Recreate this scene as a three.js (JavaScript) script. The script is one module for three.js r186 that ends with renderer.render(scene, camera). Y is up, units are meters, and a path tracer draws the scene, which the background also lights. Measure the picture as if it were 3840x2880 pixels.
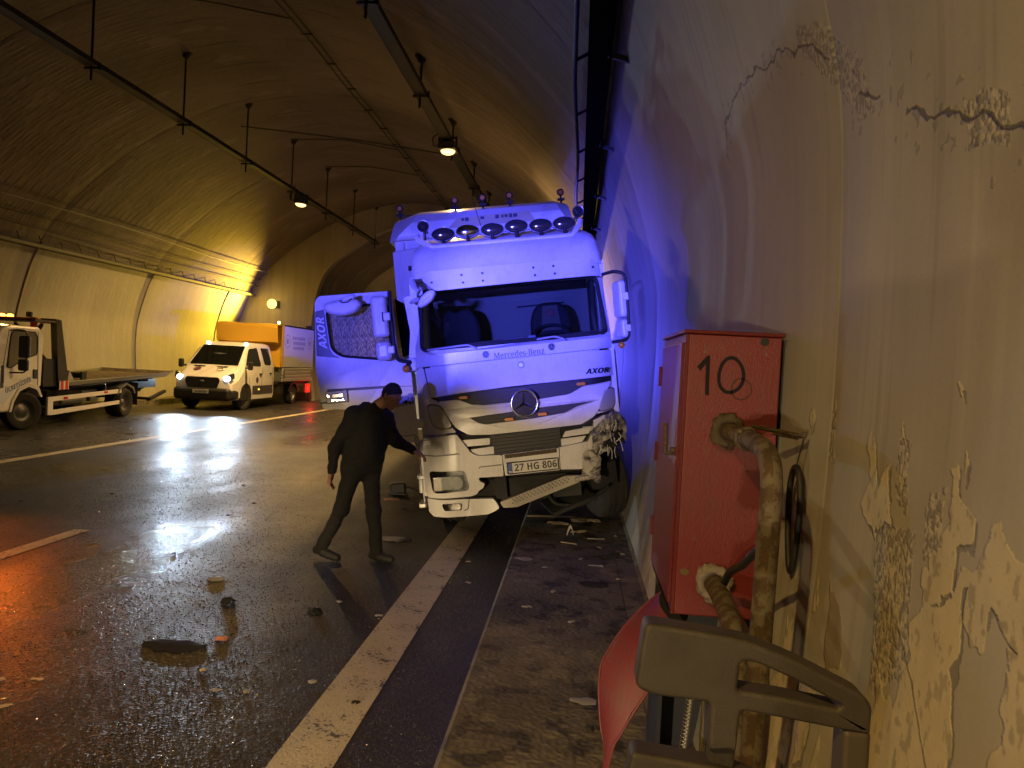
import * as THREE from 'three';
import { mergeGeometries, toCreasedNormals } from 'three/addons/utils/BufferGeometryUtils.js';
import { RoundedBoxGeometry } from 'three/addons/geometries/RoundedBoxGeometry.js';
import { FontLoader } from 'three/addons/loaders/FontLoader.js';
import { TextGeometry } from 'three/addons/geometries/TextGeometry.js';

// ------------------------------------------------------------------ camera, night sky, exposure
const scene = new THREE.Scene();
const D2R = Math.PI / 180;
const camera = new THREE.PerspectiveCamera(53, 4 / 3, 0.05, 400);
camera.rotation.order = 'YXZ';
camera.position.set(0, 1.9, 0);
camera.rotation.set(-1.3 * D2R, 4.84 * D2R, 3.0 * D2R);
scene.add(camera);
scene.background = new THREE.Color().setRGB(0.002, 0.0022, 0.003);      // the night outside the tunnel mouth
const renderer = new THREE.WebGLRenderer({ antialias: true });
renderer.toneMapping = THREE.LinearToneMapping;
renderer.toneMappingExposure = 1;
renderer.shadowMap.enabled = true;
const LAMP = { sodium: [1.0, 0.60, 0.20], sodiumPale: [1.0, 0.62, 0.18], deep: [1.0, 0.60, 0.05], blue: [0.085, 0.08, 1.0], head: [0.62, 0.80, 1.0], warmHead: [1.0, 0.73, 0.40] };

// ------------------------------------------------------------------ helpers
function rng(seed) { let a = seed >>> 0; return () => { a = (a + 0x6D2B79F5) >>> 0; let t = a; t = Math.imul(t ^ (t >>> 15), t | 1); t ^= t + Math.imul(t ^ (t >>> 7), t | 61); return ((t ^ (t >>> 14)) >>> 0) / 4294967296; }; }
const LAT = (() => { const r = rng(77), a = new Float32Array(65536); for (let i = 0; i < 65536; i++) a[i] = r(); return a; })();
function vn(x, y, p = 256) {                                             // value noise, lattice period p
  const xi = Math.floor(x), yi = Math.floor(y); let fx = x - xi, fy = y - yi;
  fx = fx * fx * (3 - 2 * fx); fy = fy * fy * (3 - 2 * fy);
  const x0 = ((xi % p) + p) % p, x1 = (x0 + 1) % p, y0 = (((yi % p) + p) % p) << 8, y1 = ((((yi + 1) % p) + p) % p) << 8;
  const a = LAT[y0 + x0], b = LAT[y0 + x1], c = LAT[y1 + x0], d = LAT[y1 + x1];
  return a + (b - a) * fx + (c - a + (a - b - c + d) * fx) * fy;
}
function fbm(x, y, o = 4, p = 256) { let s = 0, w = 0.5, t = 0, f = 1; for (let i = 0; i < o; i++) { s += w * vn(x * f + i * 17, y * f + i * 31, Math.min(256, p * f)); t += w; w *= 0.5; f *= 2; } return s / t; }
const clamp = (x, a = 0, b = 1) => Math.min(b, Math.max(a, x)), lerp = (a, b, t) => a + (b - a) * t, sstep = (a, b, x) => { const t = clamp((x - a) / (b - a)); return t * t * (3 - 2 * t); };
const toS = (l) => Math.round(255 * clamp(l <= 0.0031308 ? 12.92 * l : 1.055 * Math.pow(l, 1 / 2.4) - 0.055));
const SLUT = new Uint8Array(4097); for (let i = 0; i <= 4096; i++) SLUT[i] = toS(i / 4096);
function tex(w, h, fn, color) {                                          // fn(i, j, out) writes linear rgb (colour) or one value (data)
  const a = new Uint8Array(w * h * 4), o = [0, 0, 0];
  for (let j = 0; j < h; j++) for (let i = 0; i < w; i++) {
    const k = 4 * (j * w + i); o[1] = o[2] = -1; fn(i, j, o); if (o[1] < 0) o[1] = o[2] = o[0];
    for (let c = 0; c < 3; c++) a[k + c] = color ? SLUT[Math.round(4096 * clamp(o[c]))] : Math.round(255 * clamp(o[c]));
    a[k + 3] = 255;
  }
  const t = new THREE.DataTexture(a, w, h, THREE.RGBAFormat); t.wrapS = t.wrapT = THREE.RepeatWrapping;
  t.magFilter = THREE.LinearFilter; t.minFilter = THREE.LinearMipmapLinearFilter; t.generateMipmaps = true;
  if (color) t.colorSpace = THREE.SRGBColorSpace; t.needsUpdate = true; return t;
}
const rep = (t, x, y, ox = 0, oy = 0) => { t.repeat.set(x, y); t.offset.set(ox, oy); return t; };
const repc = (t, x, y) => rep(t.clone(), x, y);
const rgb = (r, g, b) => new THREE.Color().setRGB(r, g ?? r, b ?? r);
const std = (c, roughness = 0.6, metalness = 0, extra = {}) => new THREE.MeshStandardMaterial({ color: rgb(...(Array.isArray(c) ? c : [c])), roughness, metalness, side: THREE.DoubleSide, ...extra });
const phys = (c, roughness, extra = {}) => new THREE.MeshPhysicalMaterial({ color: rgb(...(Array.isArray(c) ? c : [c])), roughness, side: THREE.DoubleSide, ...extra });
const glow = (c, k) => new THREE.MeshStandardMaterial({ color: rgb(0.02), emissive: rgb(...c), emissiveIntensity: k, roughness: 0.3 });
const taken = {};
const numbered = (n) => { taken[n] = (taken[n] ?? -1) + 1; return taken[n] ? n + '_' + String(taken[n]).padStart(3, '0') : n; };
function mg(list) {
  if (!Array.isArray(list)) list = [list];
  list = list.map((g) => { g = g.index ? g.toNonIndexed() : g; for (const k of Object.keys(g.attributes)) if (!['position', 'normal', 'uv'].includes(k)) g.deleteAttribute(k);
    if (!g.attributes.normal) g.computeVertexNormals(); if (!g.attributes.uv) g.setAttribute('uv', new THREE.BufferAttribute(new Float32Array(g.attributes.position.count * 2), 2)); g.morphAttributes = {}; return g; });
  return list.length > 1 ? mergeGeometries(list) : list[0];
}
function part(name, geo, mat, parent) { const m = new THREE.Mesh(mg(geo), mat); m.name = name; m.castShadow = m.receiveShadow = true; parent.add(m); return m; }
function thing(name, label, category, pos = [0, 0, 0], group) { const g = new THREE.Group(); g.name = numbered(name); g.position.set(...pos); g.userData = { label, category }; if (group) g.userData.group = group; scene.add(g); return g; }
function solo(name, label, category, geo, mat, group) { const m = part(numbered(name), geo, mat, scene); m.userData = { label, category }; if (group) m.userData.group = group; return m; }
function struct(name, geo, mat) { const m = part(name, geo, mat, scene); m.userData = { kind: 'structure' }; return m; }
const V = (x, y, z) => new THREE.Vector3(x, y, z);
function at(g, x = 0, y = 0, z = 0, rx = 0, ry = 0, rz = 0) { g.applyMatrix4(new THREE.Matrix4().compose(V(x, y, z), new THREE.Quaternion().setFromEuler(new THREE.Euler(rx, ry, rz)), V(1, 1, 1))); return g; }
const bx = (w, h, d, x, y, z, rx, ry, rz) => at(new THREE.BoxGeometry(w, h, d), x, y, z, rx, ry, rz);
const rb = (w, h, d, r, x, y, z, rx, ry, rz) => at(new RoundedBoxGeometry(w, h, d, 3, Math.min(r, w / 2.01, h / 2.01, d / 2.01)), x, y, z, rx, ry, rz);
function cy(r1, r2, h, x, y, z, axis = 'y', seg = 20, open = false) { const g = new THREE.CylinderGeometry(r1, r2, h, seg, 1, open); if (axis === 'x') g.rotateZ(-Math.PI / 2); if (axis === 'z') g.rotateX(Math.PI / 2); return g.translate(x, y, z); }
const sp = (r, x, y, z, sx = 1, sy = 1, sz = 1, a = 18, b = 12) => { const g = new THREE.SphereGeometry(r, a, b); g.scale(sx, sy, sz); return g.translate(x, y, z); };
function bar(a, b, r, seg = 10, r2 = r) { const A = V(...a), B = V(...b), d = B.clone().sub(A), g = new THREE.CylinderGeometry(r2, r, d.length(), seg); g.applyQuaternion(new THREE.Quaternion().setFromUnitVectors(V(0, 1, 0), d.clone().normalize())); return g.translate((A.x + B.x) / 2, (A.y + B.y) / 2, (A.z + B.z) / 2); }
function beam(a, b, w, h) { const A = V(...a), B = V(...b), L = A.distanceTo(B), g = new THREE.BoxGeometry(w, h, L); const m = new THREE.Matrix4().lookAt(A, B, Math.abs(B.y - A.y) > 0.95 * L ? V(0, 0, 1) : V(0, 1, 0)); g.applyMatrix4(m); return g.translate((A.x + B.x) / 2, (A.y + B.y) / 2, (A.z + B.z) / 2); }
function tube(pts, r, n = 0, seg = 8, closed = false) { const c = new THREE.CatmullRomCurve3(pts.map((p) => V(...p)), closed, 'catmullrom', 0.3); return new THREE.TubeGeometry(c, n || pts.length * 5, r, seg, closed); }
function ext(pts, depth, { bevel = 0, holes = [], z = 0, seg = 2 } = {}) {   // outline in xy, thickness towards +z starting at z
  const s = new THREE.Shape(pts.map((p) => new THREE.Vector2(...p))); for (const h of holes) s.holes.push(new THREE.Path(h.map((p) => new THREE.Vector2(...p))));
  return new THREE.ExtrudeGeometry(s, { depth: depth - 2 * bevel, bevelEnabled: bevel > 0, bevelSize: bevel, bevelThickness: bevel, bevelOffset: -bevel, bevelSegments: seg, curveSegments: 8 }).translate(0, 0, z + bevel);
}
function round(pts, r, n = 5) {                                          // an outline with its corners rounded
  const out = [], L = pts.length;
  for (let i = 0; i < L; i++) { const p = pts[i], a = pts[(i + L - 1) % L], b = pts[(i + 1) % L], rr = p[2] ?? r;
    const da = Math.hypot(a[0] - p[0], a[1] - p[1]), db = Math.hypot(b[0] - p[0], b[1] - p[1]), k = Math.min(rr, da * 0.45, db * 0.45);
    if (k < 1e-4) { out.push([p[0], p[1]]); continue; }
    const A = [p[0] + (a[0] - p[0]) * k / da, p[1] + (a[1] - p[1]) * k / da], B = [p[0] + (b[0] - p[0]) * k / db, p[1] + (b[1] - p[1]) * k / db];
    for (let j = 0; j <= n; j++) { const t = j / n; out.push([(1 - t) * (1 - t) * A[0] + 2 * t * (1 - t) * p[0] + t * t * B[0], (1 - t) * (1 - t) * A[1] + 2 * t * (1 - t) * p[1] + t * t * B[1]]); } }
  return out;
}
function clipX(pts, x, keepLess) { const out = []; for (let i = 0; i < pts.length; i++) { const a = pts[i], b = pts[(i + 1) % pts.length], ia = keepLess ? a[0] <= x : a[0] >= x, ib = keepLess ? b[0] <= x : b[0] >= x; if (ia) out.push(a); if (ia !== ib) { const t = (x - a[0]) / (b[0] - a[0]); out.push([x, a[1] + (b[1] - a[1]) * t]); } } return out; }
// a sheet of the given outline (xy) bent onto z = zf(x, y), with thickness and edges
function plate(outline, thick, zf, step = 0.12, holes = []) {
  const f = typeof zf === 'function' ? zf : () => zf, pos = [];
  const push = (a, b, c) => pos.push(...a, ...b, ...c);
  if (THREE.ShapeUtils.isClockWise(outline.map((p) => new THREE.Vector2(...p)))) outline = outline.slice().reverse();
  let x0 = Infinity, x1 = -Infinity; for (const p of outline) { x0 = Math.min(x0, p[0]); x1 = Math.max(x1, p[0]); }
  const n = holes.length ? 1 : Math.max(1, Math.ceil((x1 - x0) / step));
  for (let i = 0; i < n; i++) {
    let poly = outline; if (n > 1) { poly = clipX(clipX(outline, x0 + (x1 - x0) * i / n, false), x0 + (x1 - x0) * (i + 1) / n, true); } if (poly.length < 3) continue;
    const v = poly.map((p) => new THREE.Vector2(...p)), hs = holes.map((h) => h.map((p) => new THREE.Vector2(...p))), all = v.concat(...hs);
    for (const t of THREE.ShapeUtils.triangulateShape(v, hs)) { const q = t.map((k) => [all[k].x, all[k].y]); push(...q.map((p) => [p[0], p[1], f(...p)])); push(...q.slice().reverse().map((p) => [p[0], p[1], f(...p) - thick])); }
  }
  for (const loop of [outline, ...holes]) for (let i = 0; i < loop.length; i++) { const a = loop[i], b = loop[(i + 1) % loop.length], m = Math.max(1, Math.ceil(Math.abs(b[0] - a[0]) / step));
    for (let k = 0; k < m; k++) { const p = [lerp(a[0], b[0], k / m), lerp(a[1], b[1], k / m)], q = [lerp(a[0], b[0], (k + 1) / m), lerp(a[1], b[1], (k + 1) / m)];
      const P = [p[0], p[1], f(...p)], Q = [q[0], q[1], f(...q)], P2 = [p[0], p[1], P[2] - thick], Q2 = [q[0], q[1], Q[2] - thick]; push(P, P2, Q2); push(P, Q2, Q); } }
  const g = new THREE.BufferGeometry(); g.setAttribute('position', new THREE.Float32BufferAttribute(pos, 3)); return toCreasedNormals(uvBox(g), 0.6);
}
function uvBox(g) { const p = g.attributes.position, uv = new Float32Array(p.count * 2); for (let i = 0; i < p.count; i++) { uv[2 * i] = p.getX(i) + p.getZ(i) * 0.7; uv[2 * i + 1] = p.getY(i) + p.getZ(i) * 0.3; } g.setAttribute('uv', new THREE.BufferAttribute(uv, 2)); return g; }
// rings of equal length joined into a skin; caps close the ends
function loft(rings, { close = true, caps = true, crease = 0.7 } = {}) {
  const pos = [], n = rings[0].length, m = close ? n : n - 1;
  for (let r = 0; r + 1 < rings.length; r++) for (let i = 0; i < m; i++) { const j = (i + 1) % n, a = rings[r][i], b = rings[r][j], c = rings[r + 1][j], d = rings[r + 1][i]; pos.push(...a, ...b, ...c, ...a, ...c, ...d); }
  if (caps) for (const [R, flip] of [[rings[0], true], [rings[rings.length - 1], false]]) { const c = [0, 1, 2].map((k) => R.reduce((s, p) => s + p[k], 0) / n); for (let i = 0; i < n; i++) { const a = R[i], b = R[(i + 1) % n]; if (flip) pos.push(...c, ...b, ...a); else pos.push(...c, ...a, ...b); } }
  const g = new THREE.BufferGeometry(); g.setAttribute('position', new THREE.Float32BufferAttribute(pos, 3)); return toCreasedNormals(uvBox(g), crease);
}
const fonts = {}; for (const k of ['sans_bold', 'sans_regular', 'serif_regular']) fonts[k] = await new FontLoader().loadAsync('fonts/droid/droid_' + k + '.typeface.json');
function text(s, size, depth, font = 'sans_bold', { shear = 0, sx = 1, center = true } = {}) {
  const g = new TextGeometry(s, { font: fonts[font], size, depth, curveSegments: 4, bevelEnabled: false }); g.computeBoundingBox(); const b = g.boundingBox;
  g.translate(center ? -(b.min.x + b.max.x) / 2 : 0, center ? -(b.min.y + b.max.y) / 2 : 0, 0);
  if (shear || sx !== 1) g.applyMatrix4(new THREE.Matrix4().set(sx, shear, 0, 0, 0, 1, 0, 0, 0, 0, 1, 0, 0, 0, 0, 1)); return g;
}
function shadowed(l) { l.castShadow = true; return l; }
function spot(color, cd, angle, pen, radius, pos, target, parent = scene) { const l = shadowed(new THREE.SpotLight(rgb(...color), cd, 0, angle, pen, 2)); l.position.set(...pos); l.shadow.radius = radius / 0.02; l.target.position.set(...target); parent.add(l, l.target); return l; }
function point(color, cd, radius, pos, parent = scene) { const l = shadowed(new THREE.PointLight(rgb(...color), cd, 0, 2)); l.position.set(...pos); l.shadow.radius = radius / 0.02; parent.add(l); return l; }

// ------------------------------------------------------------------ textures: what surfaces are made of
const TX = {};
// asphalt: stone chips in dark binder (tile 3 m), bump of the chips
{
  const N = 1024, H = new Float32Array(N * N), r = rng(5);
  for (let j = 0; j < N; j++) for (let i = 0; i < N; i++) { const x = i / N, y = j / N; H[j * N + i] = 0.55 * vn(x * 256, y * 256, 256) + 0.3 * vn(x * 128 + 9, y * 128, 128) + 0.15 * vn(x * 64, y * 64 + 5, 64); }
  const chips = new Float32Array(N * N);
  for (let k = 0; k < 42000; k++) { const cx = r() * N, cyy = r() * N, R = 0.8 + r() * r() * 2.2, h = 0.35 + 0.65 * r(); for (let dy = -3; dy <= 3; dy++) for (let dx = -3; dx <= 3; dx++) { const d = Math.hypot(dx, dy) / R; if (d < 1) { const q = (((cyy + dy) | 0) + N) % N * N + (((cx + dx) | 0) + N) % N; chips[q] = Math.max(chips[q], h * (1 - d * d * 0.7)); } } }
  TX.asphalt = tex(N, N, (i, j, o) => { const q = j * N + i, l = 0.024 + 0.022 * H[q] + 0.030 * chips[q] * vn(i * 0.25, j * 0.25, 256); o[0] = l * 1.06; o[1] = l; o[2] = l * 0.93; }, true);
  TX.asphaltBump = tex(N, N, (i, j, o) => { const q = j * N + i; o[0] = 0.45 * H[q] + 0.55 * chips[q]; });
}
// the film of water on the road: polished wheel tracks and pools are smoother (tile 24 m)
TX.wet = tex(1024, 1024, (i, j, o) => { const x = i / 1024, y = j / 1024, w = fbm(x * 12, y * 5, 4, 8), f = fbm(x * 90, y * 90, 3, 64); o[0] = 0; const X = x * 24, tr = Math.min(...[-2.15, -3.95, -6.0, -7.8].map((c) => Math.abs(((X - c) % 24 + 36) % 24 - 12))); o[1] = clamp(0.29 + 0.24 * sstep(0.38, 0.66, w) + 0.12 * (f - 0.5) - 0.06 * sstep(0.5, 0.1, tr)); o[2] = 0; });
// worn road paint
TX.line = tex(512, 512, (i, j, o) => { const x = i / 512, y = j / 512, w = fbm(x * 64, y * 64, 3, 64), b = fbm(x * 8, y * 8, 4, 8), k = sstep(0.30, 0.46, w * 0.7 + b * 0.35), l = lerp(0.075, 0.50 + 0.10 * (b - 0.5), k); o[0] = l; o[1] = l * 0.88; o[2] = l * 0.62; }, true);
// shotcrete vault: soot, lime bloom, trowel marks (tile 11 m round the arc, 11 m along)
{
  const N = 1536, soot = (x, y) => fbm(x * 6, y * 4, 5, 4);
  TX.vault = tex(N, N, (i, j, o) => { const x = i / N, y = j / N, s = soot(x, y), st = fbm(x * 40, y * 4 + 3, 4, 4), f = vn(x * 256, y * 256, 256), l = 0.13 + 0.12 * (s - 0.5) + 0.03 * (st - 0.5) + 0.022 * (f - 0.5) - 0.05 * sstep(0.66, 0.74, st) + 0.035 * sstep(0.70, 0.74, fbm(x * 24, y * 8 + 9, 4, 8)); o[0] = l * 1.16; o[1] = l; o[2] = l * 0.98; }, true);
  TX.vaultBump = tex(1024, 1024, (i, j, o) => { const x = i / 1024, y = j / 1024; o[0] = 0.6 * fbm(x * 16, y * 16, 5, 16) + 0.4 * fbm(x * 80, y * 12, 2, 4); });
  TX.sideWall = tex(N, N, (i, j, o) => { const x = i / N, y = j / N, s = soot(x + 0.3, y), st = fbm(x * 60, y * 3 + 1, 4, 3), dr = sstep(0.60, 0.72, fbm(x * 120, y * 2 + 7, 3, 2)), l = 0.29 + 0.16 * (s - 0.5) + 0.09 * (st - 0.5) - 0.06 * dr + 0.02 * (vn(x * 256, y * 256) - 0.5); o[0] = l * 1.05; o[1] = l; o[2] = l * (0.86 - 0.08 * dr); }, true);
}
// the near wall: painted plaster with flaked paint, cracks and runs, 8 m along by 4.6 m up; positions read from the photograph
{
  const W = 2048, H = 1840, LZ = 8, LY = 4.6, mw = 2048, mh = 1178;
  const cv = document.createElement('canvas'); cv.width = mw; cv.height = mh; const c = cv.getContext('2d');
  c.fillStyle = '#000'; c.fillRect(0, 0, mw, mh);
  const P = (z, y) => [(z + LZ) / LZ * mw, y / LY * mh], poly = (pts, fill) => { c.fillStyle = fill; c.beginPath(); pts.forEach((p, i) => (i ? c.lineTo(...P(...p)) : c.moveTo(...P(...p)))); c.closePath(); c.fill(); };
  const peels = [
    [[-2.11, 1.81], [-2.13, 1.76], [-2.07, 1.65], [-2.13, 1.6], [-2.06, 1.54], [-1.97, 1.54], [-1.9, 1.55], [-1.96, 1.64], [-1.96, 1.73], [-1.94, 1.75], [-2.0, 1.69], [-2.03, 1.64], [-2.06, 1.76]],
    [[-1.7, 1.57], [-1.63, 1.63], [-1.64, 1.74], [-1.61, 1.75], [-1.6, 1.7], [-1.54, 1.67], [-1.54, 1.62], [-1.59, 1.6], [-1.59, 1.51], [-1.7, 1.43], [-1.77, 1.38], [-1.79, 1.25], [-1.79, 1.05], [-1.66, 1.1], [-1.63, 1.05], [-1.53, 1.07], [-1.54, 1.27], [-1.55, 1.33], [-1.55, 1.47], [-1.55, 1.54], [-1.5, 1.56], [-1.48, 1.5], [-1.46, 1.49], [-1.44, 1.53], [-1.41, 1.52], [-1.38, 1.48], [-1.3, 1.45], [-1.3, 1.6], [-1.41, 1.65], [-1.45, 1.68], [-1.48, 1.66], [-1.47, 1.63], [-1.51, 1.6], [-1.57, 1.56], [-1.59, 1.5], [-1.68, 1.44], [-1.71, 1.5]],
    [[-1.2, 1.46], [-1.38, 1.47], [-1.37, 1.43], [-1.39, 1.39], [-1.37, 1.34], [-1.37, 1.3], [-1.4, 1.28], [-1.39, 1.2], [-1.2, 1.1]],
    [[-2.42, 1.86], [-2.39, 1.83], [-2.41, 1.78]], [[-2.64, 1.83], [-2.60, 1.8], [-2.62, 1.74], [-2.66, 1.78]], [[-1.92, 1.84], [-1.89, 1.8], [-1.91, 1.77]], [[-1.645, 1.93], [-1.62, 1.92], [-1.63, 1.885]], [[-1.59, 1.8], [-1.56, 1.77], [-1.58, 1.74]],
    [[-2.69, 0.9], [-2.5, 1.05], [-2.42, 1.0], [-2.44, 0.7], [-2.6, 0.5], [-2.72, 0.6]], [[-2.36, 1.0], [-2.28, 1.02], [-2.3, 0.8], [-2.38, 0.75]], [[-2.05, 1.0], [-1.9, 1.12], [-1.84, 1.0], [-1.9, 0.8], [-2.06, 0.82]]];
  for (const p of peels) poly(p, 'rgb(255,0,0)');
  poly([[-2.29, 1.33], [-2.17, 1.26], [-2.14, 1.16], [-2.23, 1.09], [-2.27, 1.17], [-2.26, 1.27]], 'rgb(0,255,0)');
  for (const p of [[[-2.01, 1.56], [-1.79, 1.58], [-1.75, 1.30], [-1.93, 1.15]], [[-1.73, 1.69], [-1.66, 1.7], [-1.66, 1.58], [-1.74, 1.52]], [[-2.44, 1.82], [-2.38, 1.82], [-2.36, 1.66], [-2.43, 1.66]], [[-1.92, 1.80], [-1.85, 1.79], [-1.84, 1.62], [-1.92, 1.64]], [[-2.70, 3.13], [-2.52, 3.06], [-2.24, 2.80], [-2.18, 2.66], [-2.30, 2.68], [-2.50, 2.86], [-2.72, 3.02]], [[-1.70, 2.53], [-1.5, 2.46], [-1.52, 2.36], [-1.66, 2.40]]]) poly(p, 'rgb(0,0,255)');
  const D = c.getImageData(0, 0, mw, mh).data, M = (z, y, ch) => { const u = clamp(Math.round((z + LZ) / LZ * mw), 0, mw - 1), v = clamp(Math.round(y / LY * mh), 0, mh - 1); return D[4 * (v * mw + u) + ch]; };
  const crack = [[-4.0, 3.02], [-3.88, 3.17], [-3.62, 3.2], [-3.44, 3.2], [-3.26, 3.19], [-3.09, 3.13], [-2.96, 3.13], [-2.76, 3.07], [-2.64, 3.02], [-2.52, 2.94], [-2.46, 2.87], [-2.37, 2.81], [-2.27, 2.74], [-2.16, 2.69], [-2.0, 2.63], [-1.94, 2.57], [-1.82, 2.54], [-1.71, 2.49], [-1.63, 2.46], [-1.58, 2.42], [-1.46, 2.38], [-1.1, 2.3]];
  const fine = [[-1.82, 1.36], [-1.7, 1.25], [-1.58, 1.1]];
  const dist = (z, y, L) => { let b = 9; for (let i = 0; i + 1 < L.length; i++) { const [ax, ay] = L[i], [bxx, by] = L[i + 1], dx = bxx - ax, dy = by - ay, t = clamp(((z - ax) * dx + (y - ay) * dy) / (dx * dx + dy * dy)), e = Math.hypot(z - ax - t * dx, y - ay - t * dy); if (e < b) b = e; } return b; };
  const hgt = new Float32Array(W * H);
  TX.nearWall = tex(W, H, (i, j, o) => {
    const z = i / W * LZ - LZ, y = j / H * LY;
    const w1 = fbm(z * 14, y * 14, 3) - 0.5, w2 = fbm(z * 14 + 40, y * 14 + 9, 3) - 0.5, zz = z + 0.05 * w1, yy = y + 0.06 * w2;
    const big = fbm(z * 0.9 + 5, y * 0.7, 4), st = fbm(z * 7, y * 0.45 + 2, 4), ft = fbm(z * 30, y * 1.1 + 7, 3), gr = vn(z * 210, y * 210);
    let l = 0.30 + 0.13 * (big - 0.5) + 0.045 * (st - 0.5) + 0.02 * (ft - 0.5) + 0.05 * (fbm(z * 5 + 60, y * 4, 4) - 0.5) + 0.02 * (gr - 0.5), r = 1.05, g = 0.99, b = 0.86 + 0.10 * (fbm(z * 1.3, y * 1.1 + 30, 3) - 0.5), h = 0.5 + 0.10 * (fbm(z * 20, y * 9, 3) - 0.5);
    // dark runs and light lime runs
    const run = sstep(0.67, 0.76, fbm(z * 22 + 3, y * 0.8, 3)), lime = sstep(0.68, 0.78, fbm(z * 16 + 50, y * 0.5, 3)); l -= 0.035 * run; l += 0.02 * lime;
    // scattered flakes of paint gone, more of them where damp rises at the foot of the wall
    const low = fbm(z * 5 + 11, y * 2.0, 5) + 0.24 * sstep(1.7, 0.2, y) - 0.16;
    let peel = M(zz, yy, 0) > 127 || (low > 0.60 && y < 1.62), edge = false;
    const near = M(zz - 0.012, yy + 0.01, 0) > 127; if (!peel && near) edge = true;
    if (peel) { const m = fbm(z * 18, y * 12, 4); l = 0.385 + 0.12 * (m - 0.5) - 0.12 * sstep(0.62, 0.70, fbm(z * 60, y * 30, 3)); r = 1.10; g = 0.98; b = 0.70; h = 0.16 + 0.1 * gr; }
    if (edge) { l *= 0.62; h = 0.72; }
    if (M(zz, yy, 1) > 127) { l = 0.15 + 0.10 * fbm(z * 40, y * 20, 3); r = 1.12; g = 0.94; b = 0.78; h = 0.1 + 0.2 * gr; }
    if (M(zz, yy, 2) > 127) { const m = fbm(z * 130, y * 85, 3); if (m > 0.56) { l *= 0.66; h -= 0.25; } else if (m < 0.40) { l = 0.37; r = 1.1; b = 0.74; h -= 0.12; } }
    const dc = dist(z + 0.07 * w1, y + 0.07 * w2, crack), wd = 0.0025 + 0.009 * Math.max(0, fbm(z * 9, y * 9, 2) - 0.42);
    if (dc < 0.11) { const sp2 = fbm(z * 32, y * 32, 3); if (sp2 > 0.63 + 1.6 * dc) { l *= 0.78; h -= 0.2; } if (dc < wd && vn(z * 5 + 3, y * 5) > 0.28) { l *= 0.34; h -= 0.35; } }
    if (dist(z + 0.02 * w1, y + 0.02 * w2, fine) < 0.003) { l *= 0.5; h -= 0.2; }
    hgt[j * W + i] = h; o[0] = l * r; o[1] = l * g; o[2] = l * b;
  }, true);
  TX.nearWallBump = tex(W, H, (i, j, o) => { o[0] = hgt[j * W + i]; });
  for (const t of [TX.nearWall, TX.nearWallBump]) rep(t, 1 / LZ, 1 / LY, 0, 0);
}
// walkway: dirty cast concrete (tile 4 m)
{
  const N = 1024; const f = (x, y) => fbm(x * 8, y * 8, 6, 8);
  TX.walk = tex(N, N, (i, j, o) => { const x = i / N, y = j / N, a = f(x, y), g = vn(x * 256, y * 256, 256), d = fbm(x * 32 + 4, y * 32, 4, 32), l = 0.105 + 0.12 * (a - 0.5) + 0.04 * (g - 0.5) - 0.06 * sstep(0.56, 0.7, d) + 0.05 * sstep(0.64, 0.72, fbm(x * 16 + 8, y * 16, 3, 16)); o[0] = l * 1.15; o[1] = l; o[2] = l * 0.68; }, true);
  TX.walkBump = tex(N, N, (i, j, o) => { const x = i / N, y = j / N; o[0] = 0.6 * f(x, y) + 0.4 * vn(x * 200, y * 200, 200); });
}
TX.rust = tex(512, 512, (i, j, o) => { const x = i / 512, y = j / 512, a = fbm(x * 8, y * 8, 5, 8), b = fbm(x * 40, y * 40, 3, 32), k = sstep(0.42, 0.60, a * 0.7 + b * 0.3); o[0] = lerp(0.12, 0.06, k) + 0.03 * (b - 0.5); o[1] = lerp(0.10, 0.038, k) + 0.02 * (b - 0.5); o[2] = lerp(0.07, 0.02, k); }, true);
TX.red = tex(1024, 1024, (i, j, o) => { const x = i / 1024, y = j / 1024, a = fbm(x * 6, y * 4, 5, 4), s = sstep(0.68, 0.74, fbm(x * 60, y * 5, 3, 4)), chip = sstep(0.79, 0.82, fbm(x * 48, y * 48, 4, 32)), d = 0.07 * sstep(0.45, 0.8, a); o[0] = lerp(lerp(0.15, 0.11, d * 4) - 0.06 * s, 0.10, chip); o[1] = lerp(0.011 + 0.06 * d + 0.02 * s, 0.07, chip); o[2] = lerp(0.014 + 0.06 * d + 0.015 * s, 0.05, chip); }, true);
TX.dirtPaint = tex(1024, 1024, (i, j, o) => { const x = i / 1024, y = j / 1024, a = fbm(x * 8, y * 8, 5, 8), s = fbm(x * 64, y * 6, 3, 4), l = 0.74 - 0.10 * sstep(0.5, 0.8, a) - 0.05 * sstep(0.6, 0.8, s) - 0.05 * sstep(0.7, 0.74, fbm(x * 64, y * 64, 3, 64)); o[0] = l; o[1] = l * 0.985; o[2] = l * 0.955; }, true);
TX.grime = tex(512, 512, (i, j, o) => { const x = i / 512, y = j / 512, a = fbm(x * 8, y * 8, 5, 8); const l = 0.012 + 0.018 * a; o[0] = l * 1.05; o[1] = l; o[2] = l * 0.92; }, true);
TX.fineBump = tex(512, 512, (i, j, o) => { o[0] = fbm(i / 512 * 64, j / 512 * 64, 3, 64); });

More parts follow.
